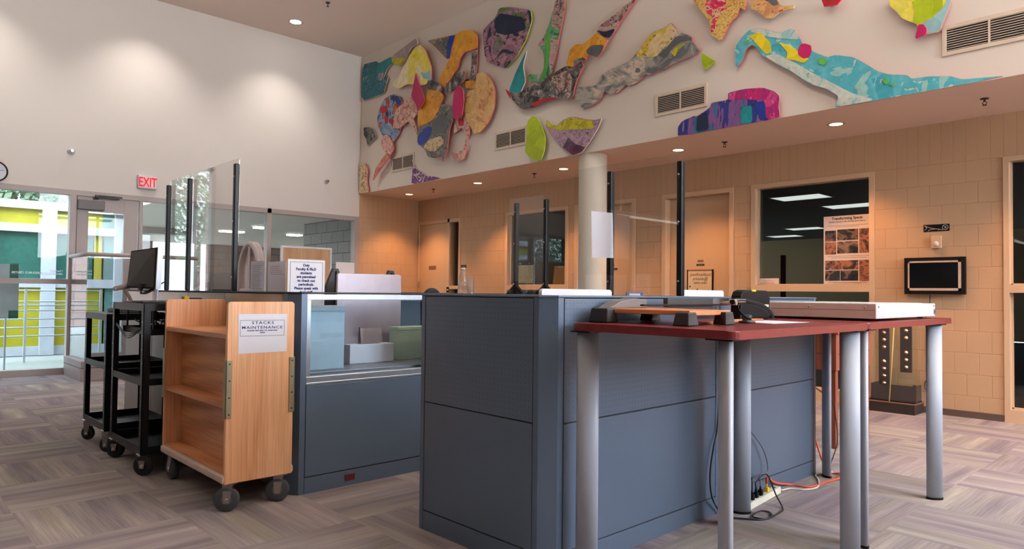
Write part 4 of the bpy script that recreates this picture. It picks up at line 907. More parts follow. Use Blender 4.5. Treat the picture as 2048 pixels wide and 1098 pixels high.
m = MB(); m.box(A2[0]+.12, A2[0]+.36, A2[2]+.12, A2[2]+.5, .956, .985, .006); rd = m.build('keyboard_tray', 'dark_grey_plastic'); tag(rd, 'flat dark tray lying on top of the lower black trolley', 'tray')
MB().box(A2[0]+.13, A2[0]+.35, A2[2]+.14, A2[2]+.48, .985, .987).build('pad', 'black_plastic', rd)
# drawer with cables under the top of the first trolley
m = MB(); x0, x1, y0, y1 = A1[0]+.05, A1[1]-.05, A1[2]+.06, A1[3]-.06
m.box(x0, x1, y0, y1, .845, .852); m.box(x0, x0+.006, y0, y1, .852, .885); m.box(x1-.006, x1, y0, y1, .852, .885); m.box(x0, x1, y0, y0+.006, .852, .885); m.box(x0, x1, y1-.006, y1, .852, .885)
for x in (x0+.02, x1-.03): m.box(x, x+.01, y0, y0+.01, .885, 1.037); m.box(x, x+.01, y1-.01, y1, .885, 1.037)
m.build('hanging_tray', 'black_metal', t1)
rnd = random.Random(5); m = MB()
for k in range(9):
    c = Vector((x0+.05+rnd.random()*.1, y0+.1+rnd.random()*.4, .935+rnd.random()*.02)); r = rnd.uniform(.04, .068)
    m.tube([c+Vector((.015*math.sin(3*a), r*math.cos(a), .7*r*math.sin(a))) for a in (2*PI*i/20*.93 for i in range(21))], .0042)
tag(m.build('cable_bundle', 'black_cord'), 'tangle of black cables in the tray under the monitor trolley top', 'cables')
m = MB()
for k in range(3):
    m.tube(smooth_path([(A1[0]+.01, A1[2]+.05, .90-.004*k), (A1[0]-.006, A1[2]+.3, .845-.012*k), (A1[0]+.01, A1[3]-.06, .90-.004*k)]), .0035)
tag(m.build('slack_cable', 'black_cord'), 'black cables sagging along the open side of the monitor trolley', 'cables')
# monitor on the trolley
z0 = 1.043
R_ = on(309, 578, 'Y', 4.78); Lf = on(253, 575, 'Y', 5.12)
Rt, Lt = on(314, 494, 'Y', 4.80), on(262, 502, 'Y', 5.14)
mo = thing('monitor', 'grey screened monitor with silver edge on the black trolley', 'monitor', (1.6, 4.95, z0))
n = (Lf-R_).cross(Rt-R_).normalized(); n = n if n.x < 0 else -n
def quad(s, e, d0, d1):
    c = (R_+Lf+Rt+Lt)/4; q = [c+(p-c)*s for p in (R_, Lf, Lt, Rt)]
    return [p+n*d0 for p in q], n*(d1-d0)
P, d = quad(1, 0, -.035, 0); MB().prism(P, d, bev=.003).build('screen_housing', 'black_plastic', mo)
P, d = quad(.93, 0, 0, .002); MB().prism(P, d).build('screen', 'screen_grain', mo)
m = MB(); e = (Rt-R_).normalized(); rr = (R_-Lf).normalized(); m.obox(R_-n*.036+rr*.001, rr, e, n, .010, (Rt-R_).length, .034); m.build('side_edge', 'aluminium', mo)
c = (R_*.72+Lf*.28)-n*.05; m = MB()
m.obox((c.x-.01, c.y-.03, z0+.012), (.06, .03, 1), (.3, 1, 0), (1, -.3, 0), .235, .07, .022, .004); m.build('stand_neck', 'aluminium', mo)
MB().box(c.x-.10, c.x+.09, c.y-.12, c.y+.12, z0+.001, z0+.014, .005).build('stand_base', 'dark_grey_plastic', mo)
m = MB()
for k in range(4): m.tube(smooth_path([(R_+Lf)/2-n*.04+Vector((0, -.03*k, .02)), c+Vector((-.05-.01*k, .02*k, .03)), c+Vector((-.06, .06-.03*k, -.03)), c+Vector((.05, -.05, .05))]), .004)
tag(m.build('monitor_cable', 'black_cord'), 'black cable loops hanging below the trolley monitor', 'cables')
# barcode scanner on a curved arm
s0 = on(262, 600, 'Y', 5.16); s1 = on(250, 580, 'Y', 5.16); s2 = on(246, 573, 'Y', 5.16); s3 = on(232, 577, 'Y', 5.16); s0.z = z0+.002
sc = thing('barcode_scanner', 'grey hand scanner on a curved stand left of the trolley monitor', 'scanner', (s0.x, s0.y, z0))
MB().tube(smooth_path([s0, s0+Vector((-.01, 0, .03)), s1, s2]), .012).build('stand_arm', 'gate_grey', sc)
MB().lathe((s0.x, s0.y, z0+.0005), [(.04, 0), (.04, .006), (.015, .012)], 20).build('stand_base', 'gate_grey', sc)
m = MB(); m.cyl(s2+Vector((.05, 0, .012)), s3, .022, .015, 14); m.cyl(s3, s3+(s3-s2).normalized()*.015, .017, .013, 14); m.build('scanner_head', 'gate_grey', sc)
# small things beside the cart top
def onz(px, z, y): a = on(px, 590, 'Y', y); return Vector((a.x, y, z))
a, b = onz(369, 0, 4.70), onz(379, 0, 4.70)
tag(MB().box(a.x, b.x, 4.70, 4.76, z0+.001, z0+.045, .003).build('sticky_notes', 'yellow_label'), 'yellow note block on the trolley behind the oak cart', 'note block')
a, b = onz(380, 0, 4.72), onz(393, 0, 4.72)
m = MB(); m.box(a.x, b.x+.02, 4.66, 4.80, z0+.001, z0+.03, .004); st = m.build('stapler', 'black_plastic'); tag(st, 'black desk stapler between the yellow note block and the white pad', 'stapler')
MB().box(a.x+.003, b.x+.017, 4.67, 4.79, z0+.03, z0+.036, .002).build('magazine', 'dark_grey_plastic', st)
# ------------------------------------------------------------------ bar height tables
TZ = 1.015; TH = .030
def table(label, x0, x1, y0, y1, r=.035):
    t = thing('bar_table', label, 'table', ((x0+x1)/2, (y0+y1)/2, 0), 'red topped bar tables')
    pts = []
    for cx, cy, a0 in ((x1-r, y1-r, 0), (x0+r, y1-r, 90), (x0+r, y0+r, 180), (x1-r, y0+r, 270)):
        for k in range(6):
            a = math.radians(a0+18*k); pts.append((cx+r*math.cos(a), cy+r*math.sin(a), TZ-TH))
    MB().prism(pts, (0, 0, TH), bev=.004).build('table_top', 'mahogany', t)
    return t
def leg(t, x, y, sgn):
    """oval column leg, long axis on the diagonal"""
    d = Vector((1, sgn, 0)).normalized(); e = Vector((-d.y, d.x, 0)); n = 28
    def ring(a, b, z): return [Vector((x, y, z))+d*a*math.cos(2*PI*k/n)+e*b*math.sin(2*PI*k/n) for k in range(n)]
    m = MB(); m.prism(ring(.044, .023, .012), (0, 0, TZ-TH-.012))
    for f in m.bm.faces:
        if len(f.verts) == 4: f.smooth = True
    l = m.build('leg', 'leg_silver', t)
    MB().prism(ring(.046, .025, 0), (0, 0, .012)).build('foot_cap', 'black_plastic', l)
    pl = MB(); pl.box(x-.05, x+.05, y-.05, y+.05, TZ-TH-.006, TZ-TH-.0005); pl.build('mounting_plate', 'black_metal', l)
T1 = (2.100, 3.285, 1.150, 1.872); T2 = (3.305, 4.62, 1.165, 1.872)
ta = table('red topped bar table holding the paper cutter, nearest the camera', *T1); tb = table('red topped bar table under the white flat light box', *T2)
def fl(px, py): return on(px, py, 'Z', 0)
for t, x, y, s in ((ta, 2.145, 1.815, -1), (ta, 2.168, 1.222, 1), (ta, 3.222, 1.212, -1), (ta, 3.165, 1.778, 1), (tb, 3.39, 1.815, -1), (tb, 3.365, 1.215, 1), (tb, 4.475, 1.825, 1), (tb, 4.445, 1.215, -1)): leg(t, x, y, s)
# light box
z = TZ+.012
lb = thing('light_box', 'flat white metal light box lying on the far red table', 'light box', (4.0, 1.55, TZ+.001))
bx0, bx1, by0, by1 = 3.545, 4.46, 1.212, 1.865; zt = 1.099
m = MB(); m.box(bx0, bx1, by0, by1, z, zt, .003); m.build('case', 'white_plastic', lb)
MB().box(bx0-.002, bx0, by0+.002, by1-.002, z+.001, zt-.001).build('side_cover', 'cream_side', lb)
MB().box(bx0-.003, bx0-.0015, by0+.002, by1-.002, zt-.032, zt-.030).build('seam', 'ink_grey', lb)
MB().box(bx0+.05, bx1-.05, by0+.05, by1-.05, zt, zt+.002, .001).build('diffuser', 'clear_white', lb)
for x in (bx0+.06, bx1-.06):
    for y in (by0+.06, by1-.06): MB().cyl((x, y, TZ+.001), (x, y, z), .014, seg=14).build('foot', 'rubber', lb)
k = MB()
for y in (by0+.05, by0+.32, by0+.56): k.lathe((bx0-.002, y, zt-.018), [(.006, 0), (.006, .002), (.003, .006)], 12, (-1, 0, 0))
k.lathe((bx0+.03, by0, zt-.014), [(.005, 0), (.005, .002), (.003, .005)], 12, (0, -1, 0)); k.lathe((bx1-.03, by0, zt-.012), [(.005, 0), (.005, .002), (.003, .005)], 12, (0, -1, 0))
k.build('screw', 'steel', lb)
p = on(1869, 625.5, 'Y', by0); lettering('H', (p.x, by0-.0005, z+.012), (1, 0, 0), (0, 0, 1), .040, 'ink_navy', lb, bold=.0022, depth=.0008)
# paper cutter
pc = thing('paper_cutter', 'paper cutter with a wooden bed and a black looped arm on the near red table', 'paper cutter', (2.5, 1.65, TZ))
bz = TZ+.040; U = Vector((0, 0, 1))
b0, b1, b2, b3 = Vector((2.262, 1.868, bz)), Vector((2.275, 1.432, bz)), Vector((2.545, 1.415, bz)), Vector((2.66, 1.868, bz))
MB().prism([b0, b1, b2, b3], U*.018, bev=.002).build('bed', 'oak_board', pc)
def foot(x, y, sx, sy, h=.052):
    m = MB(); m.hexa([(x, y, TZ+.001), (x, y, TZ+h), (x, y+sy, TZ+.001), (x+.006, y+sy-.01, TZ+h), (x+sx, y, TZ+.001), (x+sx-.012, y+.004, TZ+h), (x+sx, y+sy, TZ+.001), (x+sx-.012, y+sy-.01, TZ+h)], .005)
    m.build('foot', 'dark_grey_plastic', pc)
foot(2.240, 1.415, .075, .07); foot(2.475, 1.395, .075, .06); foot(2.215, 1.775, .075, .10, .060); foot(2.56, 1.80, .07, .07)
tp = bz+.018
m = MB(); a, b, c, d = Vector((2.275, 1.862, tp)), Vector((2.285, 1.70, tp)), Vector((2.52, 1.80, tp)), Vector((2.50, 1.868, tp))
m.prism([(2.26, 1.80, tp), (2.52, 1.80, tp), (2.52, 1.80, tp+.036), (2.44, 1.80, tp+.042), (2.34, 1.80, tp+.030)], (0, .07, 0), bev=.003); m.build('rear_guard', 'mid_grey_plastic', pc)
g0, g1 = on(1332, 607, 'Z', tp+.02), None
m = MB(); ga, gb, gc = (on(k_, 605, 'Y', 1.79).x for k_ in (1330, 1420, 1468)); m.box(ga, gb, 1.775, 1.80, tp+.004, tp+.045, .003); m.build('clamp_guard', 'dark_grey_plastic', pc)
m = MB(); m.prism([(gb, 1.775, tp+.006), (gc, 1.775, tp+.034), (gc, 1.775, tp+.043), (gb, 1.775, tp+.045)], (0, .025, 0)); m.build('ribbed_grip', 'mid_grey_plastic', pc)
MB().box(on(1284, 614, 'Y', 1.745).x, on(1455, 614, 'Y', 1.745).x, 1.735, 1.755, tp+.010, tp+.018, .002).build('blade_rail', 'black_metal', pc)
AY = 1.44
def ap(px, py): return on(px, py, 'Y', AY)
ar = MB(); ar.tube(smooth_path([ap(1464, 604), ap(1477, 601), ap(1496, 603), ap(1516, 609), ap(1532, 617), ap(1542, 628), ap(1543, 637)]), .0105, 12)
ar.tube(smooth_path([ap(1480, 604), ap(1475, 613), ap(1480, 624), ap(1490, 633), ap(1501, 638)]), .006, 8); arm = ar.build('cutting_arm', 'black_plastic', pc)
MB().cyl(ap(1468, 606)+Vector((0, -.012, 0)), ap(1468, 606)+Vector((0, .06, 0)), .009, seg=12).build('pivot', 'steel', arm)
m = MB(); p0, p1 = ap(1466, 598), ap(1488, 605); m.box(p0.x, p1.x, AY-.01, AY+.02, p1.z, p0.z, .003); m.build('clip', 'steel', arm)
m = MB(); p = ap(1507, 630); m.lathe((p.x, AY+.03, TZ+.001), [(.035, 0), (.035, .006), (.018, .01), (.022, .022), (.02, .034)], 20); m.build('thumb_knob', 'dark_grey_plastic', pc)
# black rounded device
dv = thing('tape_dispenser', 'black rounded device with a yellow sticker on top, behind the cutter arm', 'device', (3.02, 1.70, TZ))
dx0, dx1 = on(1476, 620, 'Y', 1.68).x, on(1537, 620, 'Y', 1.68).x; zt = on(1500, 580, 'Y', 1.70).z
pts = []; 
for x, zz in ((dx0+.004, TZ+.001), (dx1-.002, TZ+.001), (dx1, zt-.04), (dx1-.010, zt-.016), (dx1-.03, zt-.002), (dx0+.06, zt), (dx0+.028, zt-.008), (dx0+.012, zt-.03)): pts.append((x, 1.67, zz))
MB().prism(pts, (0, .055, 0), bev=.008).build('body', 'black_plastic', dv)
a, b = on(1491, 582, 'Y', 1.70).x, on(1499, 582, 'Y', 1.70).x
MB().box(a, b, 1.665, 1.732, zt-.008, zt+.0012, .001).build('sticker', 'yellow_label', dv)
a, b = on(1528, 609, 'Y', 1.668), on(1537, 614, 'Y', 1.668); MB().box(a.x, b.x, 1.6675, 1.671, b.z, a.z).build('label', 'strip_cream', dv)
MB().tube(smooth_path([(a.x-.05, 1.73, zt), (a.x-.03, 1.73, zt+.004), (a.x-.005, 1.73, zt-.008)]), .004).build('carry_handle', 'dark_grey_plastic', dv)
# loose things on the table
m = MB(); m.prism([(2.80, 1.36, TZ+.0006), (3.10, 1.34, TZ+.0006), (3.13, 1.55, TZ+.0006), (2.84, 1.57, TZ+.0006)], (0, 0, .0008)); tag(m.build('paper_sheet', 'paper'), 'white sheet lying flat on the near red table beside the cutter', 'paper')
m = MB(); m.prism([(2.88, 1.60, TZ+.0006), (3.19, 1.60, TZ+.0006), (3.19, 1.640, TZ+.0006), (2.88, 1.640, TZ+.0006)], (0, 0, .006), bev=.001); tag(m.build('wooden_ruler', 'oak_board'), 'light wooden strip lying between the cutter and the light box', 'ruler')
m = MB(); m.prism([(2.40, 1.50, TZ+.0006), (2.66, 1.48, TZ+.0006), (2.68, 1.52, TZ+.0006), (2.42, 1.54, TZ+.0006)], (0, 0, .008), bev=.001); tag(m.build('wooden_ruler', 'oak_board'), 'wooden strip lying under the raised cutter bed', 'ruler')
# ------------------------------------------------------------------ power strip and cords under the tables
ps = thing('power_strip', 'cream power strip full of plugs on the carpet under the tables', 'power strip', (3.65, 1.85, 0))
e0, e1 = Vector((3.45, 1.806, 0)), Vector((3.90, 1.848, 0)); d = (e1-e0).normalized(); s = Vector((-d.y, d.x, 0))
m = MB(); m.obox(e0+U*.001, d, s, U, (e1-e0).length, .042, .036, .003); m.build('housing', 'strip_cream', ps)
def plug(k, mat, h=.03):
    c = e0+d*k+s*.021+U*.037; m = MB(); m.obox(c-d*.013-s*.012, d, s, U, .026, .024, h, .004); m.cyl(c+U*h, c+U*(h+.02), .006, .004, 10); m.build('plug', mat, ps); return c+U*(h+.02)
P = [plug(.03, 'black_plastic'), plug(.085, 'black_plastic'), plug(.14, 'black_plastic'), plug(.20, 'black_plastic'), plug(.29, 'yellow_plug', .026)]
m = MB(); c = e0+d*.40+s*.021+U*.037; m.obox(c-d*.01-s*.006, d, s, U, .02, .012, .004, .001); m.build('rocker_switch', 'exit_off' if 'exit_off' in M else 'red_dark', ps)
def cord(name, label, pts, r, mat): return tag(MB().tube(smooth_path(pts, 8), r).build(name, mat), label, 'cord')
def f(px, py, z=.006):
    p = on(px, py, 'Z', z)
    if p.x < 4.52: p.y = min(p.y, 1.884)
    return p
cord('extension_cord', 'orange extension cord curving along the foot of the front desk', [P[4], P[4]+U*.03+d*.01, f(1535, 962, .05), f(1575, 968), f(1620, 974), (4.34, 1.76, .008), (4.46, 1.745, .008), (4.56, 1.78, .012), (4.56, 1.86, .02), (4.545, 1.93, .22), (4.535, 1.98, .36), (4.53, 2.08, .10), (4.53, 2.3, .008)], .006, 'orange_cord')
cord('white_cord', 'white flex of the power strip running right over the carpet', [e1+U*.02, e1+d*.03+U*.012, f(1580, 977), f(1610, 979), f(1635, 974), f(1637, 960), f(1632, 950), f(1650, 945), f(1665, 944)], .0045, 'white_cord')
cord('grey_cord', 'grey cable rising from the power strip to the desk panel', [P[3], P[3]+U*.06, on(1536, 940, 'Y', 1.86), on(1527, 900, 'Y', 1.87), on(1500, 862, 'Y', 1.88), on(1470, 840, 'Y', 1.885)], .0035, 'grey_cord')
cord('black_cord', 'black cord looping on the carpet in front of the power strip', [P[2], P[2]+U*.035, P[4]+U*.05, f(1552, 990, .05), f(1565, 1015), f(1562, 1023), f(1535, 1037), f(1505, 1033), f(1520, 1022), f(1540, 1025), f(1541, 1035), f(1520, 1039), f(1498, 1038), f(1472, 1036), f(1440, 1034)], .004, 'black_cord')
cord('black_cord', 'black cord hanging down the joint of the front desk panels', [(3.275, 1.885, .98), (3.277, 1.886, .62), on(1434, 860, 'Y', 1.885), on(1427, 895, 'Y', 1.88), on(1420, 950, 'Y', 1.88), on(1424, 995, 'Y', 1.87), f(1432, 1024), f(1438, 1036)], .004, 'black_cord')
cord('black_cord', 'thin black cords from the first plugs to the carpet behind a table leg', [P[0], P[0]+U*.03-d*.02, f(1500, 965, .12), f(1504, 955, .14), P[1]+U*.05, P[1]], .0035, 'black_cord')
cord('black_cord', 'black cord hanging to a plug beside the reddish wooden leg', [(4.60, 2.05, .97), (4.62, 2.04, .62), on(1661, 800, 'Y', 2.03), on(1672, 840, 'Y', 2.02), on(1675, 880, 'Y', 2.0), on(1670, 903, 'Y', 2.0), f(1662, 925)], .004, 'black_cord')
# ------------------------------------------------------------------ wall things
def vent(label, y0, y1):
    z0, z1 = 3.105, 3.355; t = thing('air_vent', label, 'air vent', (XM, (y0+y1)/2, z0), 'air vents in the mural wall'); x = XM
    m = MB(); b = .032
    m.box(x-.012, x, y0, y0+b, z0, z1, .002); m.box(x-.012, x, y1-b, y1, z0, z1, .002); m.box(x-.012, x, y0+b, y1-b, z0, z0+b, .002); m.box(x-.012, x, y0+b, y1-b, z1-b, z1, .002)
    c = (y0+y1)/2; m.box(x-.012, x, c-.007, c+.007, z0+b, z1-b); m.build('frame', 'vent_frame', t)
    MB().box(x-.002, x-.0005, y0+b, y1-b, z0+b, z1-b).build('backing', 'vent_dark', t)
    m = MB()
    for k in range(10):
        z = z0+b+.008+k*(z1-z0-2*b-.012)/9
        for a, d in ((y0+b, c-.007), (c+.007, y1-b)): m.box(x-.010, x-.002, a, d, z-.0022, z+.0022)
    m.build('louvers', 'vent_frame', t)
vent('smallest looking air vent, nearest the white end wall', 9.075, 9.712); vent('air vent partly covered by the lime green oval', 6.525, 7.163)
vent('air vent above the purple striped cutout', 3.847, 4.496); vent('largest looking air vent, cut by the right edge of the photo', 1.035, 1.687)
def downlight(label, x, y, z, mat, r=.075, group=None):
    t = thing('ceiling_downlight', label, 'ceiling light', (x, y, z), group)
    MB().lathe((x, y, z), [(r*.82, -.001), (r, -.004), (r*1.1, -.002), (r*1.1, 0), (r*.82, 0)], 32, closed=True).build('trim_ring', 'steel', t)
    MB().lathe((x, y, z), [(.001, -.0012), (r*.82, -.0012), (r*.82, -.0004), (.001, -.0004)], 32, closed=True).build('lens', mat, t)
WARM = (1.0, .46, .18); COOL = (1.0, .92, .84)
def spot(x, y, z, power, size, blend, col, r=.05, tilt=(0, 0)):
    l = bpy.data.lights.new('downlight_lamp', 'SPOT'); l.energy = power; l.color = col; l.spot_size = math.radians(size); l.spot_blend = blend; l.shadow_soft_size = r
    o = bpy.data.objects.new('downlight_lamp', l); COL.objects.link(o); o.location = (x, y, z); o.rotation_euler = (tilt[0], tilt[1], 0); return o
lab = ['soffit downlight nearest the white end wall', 'second soffit downlight from the white end wall', 'soffit downlight just left of the round column', 'soffit downlight just right of the round column', 'soffit downlight nearest the right edge of the photo']
for i, y in enumerate((10.085, 8.24, 6.43, 4.60, 2.78)):
    downlight(lab[i], 7.05, y, ZS-.0005, 'downlight_warm', .075, 'soffit downlights')
for y in (10.085, 8.24, 6.43, 4.60, 2.78, .95, -.9): spot(7.05, y, ZS-.02, SOFFIT_W, 98, .6, WARM)
downlight('bright round light in the high ceiling near the white end wall', 4.851, 10.03, ZC-.0005, 'downlight_white', .10)
for x in (-1.05, .92, 2.88, 4.851): spot(x, 10.03, ZC-.02, HIGH_W, 104, .85, COOL)
def pendant(x0, x1, y, z=2.36, watts=30):
    t = thing('pendant_fill_light', 'long slim white linear light hung unseen, one inferred from a reflection, others added as fill', 'pendant light', ((x0+x1)/2, y, z), 'hung linear lights')
    MB().box(x0, x1, y-.06, y+.06, z+.02, z+.075, .008).build('housing', 'white_plastic', t); MB().box(x0+.03, x1-.03, y-.05, y+.05, z, z+.02, .004).build('diffuser', 'pendant_tube', t)
    for x in (x0+.3, x1-.3): MB().cyl((x, y, z+.075), (x, y, ZC-.001), .004, seg=6).build('hanger', 'steel', t)
    l = bpy.data.lights.new('pendant_fill_lamp', 'AREA'); l.shape = 'RECTANGLE'; l.size = x1-x0-.1; l.size_y = .1; l.energy = watts; l.color = (1, .93, .86)
    o = bpy.data.objects.new('pendant_fill_lamp', l); COL.objects.link(o); o.location = ((x0+x1)/2, y, z+.09); o.rotation_euler = (PI, 0, 0)
pendant(-3.8, -1.2, 6.75, 2.36, 75)
pendant(-3.8, -1.2, 3.4, 2.36, 55)  # added unseen light, brightens the left floor and ceiling
for y in (-.9, -2.5, -4.1): pendant(3.4, 6.1, y, 3.3, PEND_FILL_W)  # unseen lights added behind the camera to brighten ceiling and desk front
for x in (4.851,):
    for y in (6.6, 3.2, -.2, -3): spot(x, y, ZC-.02, MID_W, 110, .8, COOL)
def sprinkler(label, x, y, z):
    t = thing('ceiling_sprinkler', label, 'sprinkler', (x, y, z), 'ceiling sprinklers')
    MB().lathe((x, y, z), [(.033, -.0005), (.033, -.006), (.02, -.009), (.012, -.012)], 20).build('escutcheon', 'plaque_dark', t)
    m = MB(); m.cyl((x, y, z-.01), (x, y, z-.03), .009, seg=12)
    for s in (-1, 1): m.tube([(x, y+.006*s, z-.028), (x, y+.017*s, z-.04), (x, y+.004*s, z-.056)], .0035, 6)
    m.cyl((x, y, z-.056), (x, y, z-.060), .017, seg=14); m.build('head', 'plaque_dark', t)
sprinkler('small sprinkler in the soffit nearest the white end wall', 6.955, 9.255, ZS); sprinkler('small sprinkler in the soffit above the twin thin posts', 7.03, 6.975, ZS)
sprinkler('small sprinkler in the soffit right of the striped cutout', 7.02, 3.98, ZS); sprinkler('small sprinkler in the soffit nearest the right edge of the photo', 7.0, 1.519, ZS); sprinkler('small sprinkler in the high white ceiling', 4.846, 9.02, ZC)
for lab, px, py in (('chrome knob high on the white wall, farthest left', 142, 303), ('chrome knob high on the white wall, behind the acrylic shield', 423, 338), ('chrome knob high on the white wall, nearest the mural', 652, 363)):
    a = on(px, py, 'Y', YL); t = thing('spot_fitting', lab, 'wall fitting', (a.x, YL, a.z), 'chrome knobs on the white wall')
    MB().lathe((a.x, YL, a.z), [(.045, .0005), (.045, .008), (.03, .012)], 22, (0, -1, 0)).build('rose', 'white_plastic', t)
    MB().lathe((a.x, YL, a.z), [(.014, .011), (.014, .045), (.026, .055), (.026, .07), (.016, .08)], 18, (0, -1, 0)).build('stem', 'chrome', t)
# exit sign
a, b = on(272, 352, 'Y', YL-.06), on(313, 382, 'Y', YL-.06)
ex = thing('exit_sign', 'lit red EXIT sign over the entrance door', 'exit sign', ((a.x+b.x)/2, YL, 2.50))
zb, zt = 2.545, 2.735; xa, xb = on(285, 365, 'Y', YL-.06).x-.055, on(312, 365, 'Y', YL-.06).x+.012
MB().box(xa, xb, YL-.065, YL-.001, zb, zt, .008).build('housing', 'white_plastic', ex)
MB().box(xa+.012, xb-.012, YL-.067, YL-.064, zb+.015, zt-.012).build('face', 'clear_white', ex)
lettering('EXIT', ((xa+xb)/2, YL-.0685, zb+.03), (1, 0, 0), (0, 0, 1), .185, 'exit_red', ex, bold=.0035, xs=.62, depth=.001)
# clock at the left edge
a = on(-9, 342, 'Y', YL-.03); ck = thing('wall_clock', 'round wall clock with a dark rim cut by the left edge of the photo', 'clock', (a.x, YL, a.z-.12))
MB().lathe((a.x, YL-.001, a.z), [(.115, 0), (.13, .004), (.13, .03), (.115, .035), (.112, .025)], 36, (0, -1, 0)).build('rim', 'black_plastic', ck)
MB().lathe((a.x, YL-.001, a.z), [(.113, .02), (.113, .026)], 36, (0, -1, 0)).build('face', 'white_plastic', ck)
m = MB(); m.obox((a.x-.004, YL-.031, a.z), (.3, 0, 1), (1, 0, -.3), (0, 1, 0), .06, .007, .002); m.obox((a.x, YL-.0315, a.z), (1, 0, .2), (0, 0, 1), (0, 1, 0), .085, .005, .002); m.build('hands', 'black_plastic', ck)
# television, sign, thermostat
def wrect(p0, p1, x): a, b = on(*p0, 'X', x), on(*p1, 'X', x); return a, b
x = XW-.055; a, b = wrect((1808, 516), (1931, 589), x)
tv = thing('wall_screen', 'black framed screen with a silver inner bezel on the block wall', 'screen', (XW, (a.y+b.y)/2, b.z)); y0, y1, z0, z1 = b.y, a.y, b.z, a.z
m = MB(); m.box(x, XW-.012, y0, y1, z0, z1, .004); m.build('case', 'black_plastic', tv)
MB().box(XW-.012, XW-.0005, (y0+y1)/2-.1, (y0+y1)/2+.1, z0+.1, z1-.1).build('wall_mount', 'black_metal', tv)
f0 = .035; m = MB(); i = .024
for q_ in ((y0+f0, y1-f0, z0+f0, z0+f0+i), (y0+f0, y1-f0, z1-f0-i*.7, z1-f0), (y0+f0, y0+f0+i, z0+f0, z1-f0), (y1-f0-i*.6, y1-f0, z0+f0, z1-f0)): m.box(x-.004, x, *q_)
m.build('bezel', 'bezel_silver', tv); MB().box(x-.002, x, y0+f0+i, y1-f0-i*.6, z0+f0+i, z1-f0-i*.7).build('display', 'screen_black', tv)
c0 = on(1860, 590, 'X', XW-.02); 
tag(MB().tube(smooth_path([c0, on(1859, 612, 'X', XW-.012), on(1852, 640, 'X', XW-.012), on(1858, 740, 'X', XW-.012), on(1850, 765, 'X', XW-.012), on(1851, 779, 'X', XW-.012), on(1862, 782, 'X', XW-.012), on(1875, 781, 'X', XW-.012)], 8), .004).build('power_cable', 'black_cord'), 'thin black cable dropping from the wall screen down the block wall', 'cable')
a, b = wrect((1847, 450), (1899, 461), XW-.006); y0, y1, z1, z0 = b.y, a.y, a.z, b.z-.002
ns = thing('notice_plate', 'black no food sign with knife, fork and a crossed circle on the block wall', 'sign', (XW, (y0+y1)/2, z0)); z1 = max(z1, z0+.065)
MB().box(XW-.006, XW-.0005, y0, y1, z0, z1, .002).build('plate', 'black_plastic', ns)
m = MB(); cy, cz, r = y0+.036, (z0+z1)/2+.002, .024
for k in range(28):
    A, B = 2*PI*k/28, 2*PI*(k+1)/28; m.cyl((XW-.0066, cy+r*math.cos(A), cz+r*math.sin(A)), (XW-.0066, cy+r*math.cos(B), cz+r*math.sin(B)), .0017, seg=6)
m.cyl((XW-.0066, cy-r*.7, cz-r*.7), (XW-.0066, cy+r*.7, cz+r*.7), .0017, seg=6); m.cyl((XW-.0066, cy-.008, cz+.01), (XW-.0066, cy+.006, cz-.012), .0022, seg=6)
L = y1-y0; yy = lambda f_: y1-L*f_
for pts in (((.04, .85), (.25, .55), (.45, .38), (.75, .2)), ((.04, .25), (.12, .45), (.10, .65), (.05, .8)), ((.18, .12), (.28, .3), (.45, .33)), ((.45, .38), (.55, .30), (.62, .22))):
    m.tube(smooth_path([(XW-.0066, yy(u_), z0+(z1-z0)*v_) for u_, v_ in pts], 4), .0019, 6)
m.build('pictogram', 'ink_grey' if False else 'clear_white', ns)
a, b = wrect((1862, 472), (1882, 496), XW-.03); y0, y1, z1, z0 = b.y, a.y, a.z, b.z
th = thing('mounted_thermostat', 'small cream thermostat with a dial above the wall screen', 'thermostat', (XW, (y0+y1)/2, z0))
MB().box(XW-.035, XW-.0005, y0, y1, z0, z1, .004).build('case', 'frame_cream', th)
MB().lathe((XW-.035, (y0+y1)/2, z0+.042), [(.027, 0), (.025, .008), (.012, .01), (.010, .014)], 24, (-1, 0, 0)).build('dial', 'cream_side', th)
# door plaques, card reader
def plaque(name, label, p0, p1, x, mat, marks=1, ink='ink_grey'):
    a, b = wrect(p0, p1, x); t = thing(name, label, 'plaque', (x, (a.y+b.y)/2, b.z)); y0, y1, z0, z1 = min(a.y, b.y), max(a.y, b.y), min(a.z, b.z), max(a.z, b.z)
    MB().box(x-.003, x, y0, y1, z0, z1, .0008).build('plate', mat, t)
    m = MB()
    for k in range(marks): m.box(x-.0036, x-.003, y0+(y1-y0)*.2, y1-(y1-y0)*.2, z0+(z1-z0)*(.38+.3*k), z0+(z1-z0)*(.62+.2*k))
    m.build('engraving', ink, t); return t
plaque('door_plaque', 'brown room plaque on the pale door with the whiteboard', (1395.5, 520), (1407, 524), XW+.0995, 'plaque_brown'); plaque('door_plaque', 'dark room plaque just above the whiteboard', (1393, 528), (1409, 531.5), XW+.0995, 'plaque_dark')
plaque('door_plaque', 'tan room plaque on the door right of the round column', (1221, 528), (1229, 532), XW+.0895, 'plaque_brown'); plaque('door_plaque', 'dark room plaque under the tan one right of the round column', (1221, 536), (1235, 540), XW+.0895, 'plaque_dark')
plaque('door_plaque', 'brown stepped plaque on the far door beside the narrow window', (858, 532), (872, 539), XW+.0035, 'plaque_brown')
plaque('room_sign', 'small black room number plaque right of the narrow door window', (922, 530), (933, 535.5), XW-.0005, 'plaque_dark')
plaque('card_reader', 'small black card reader on the frame of the far door', (893, 574), (898, 585), XW-.0145, 'black_plastic', 1, 'clear_white')
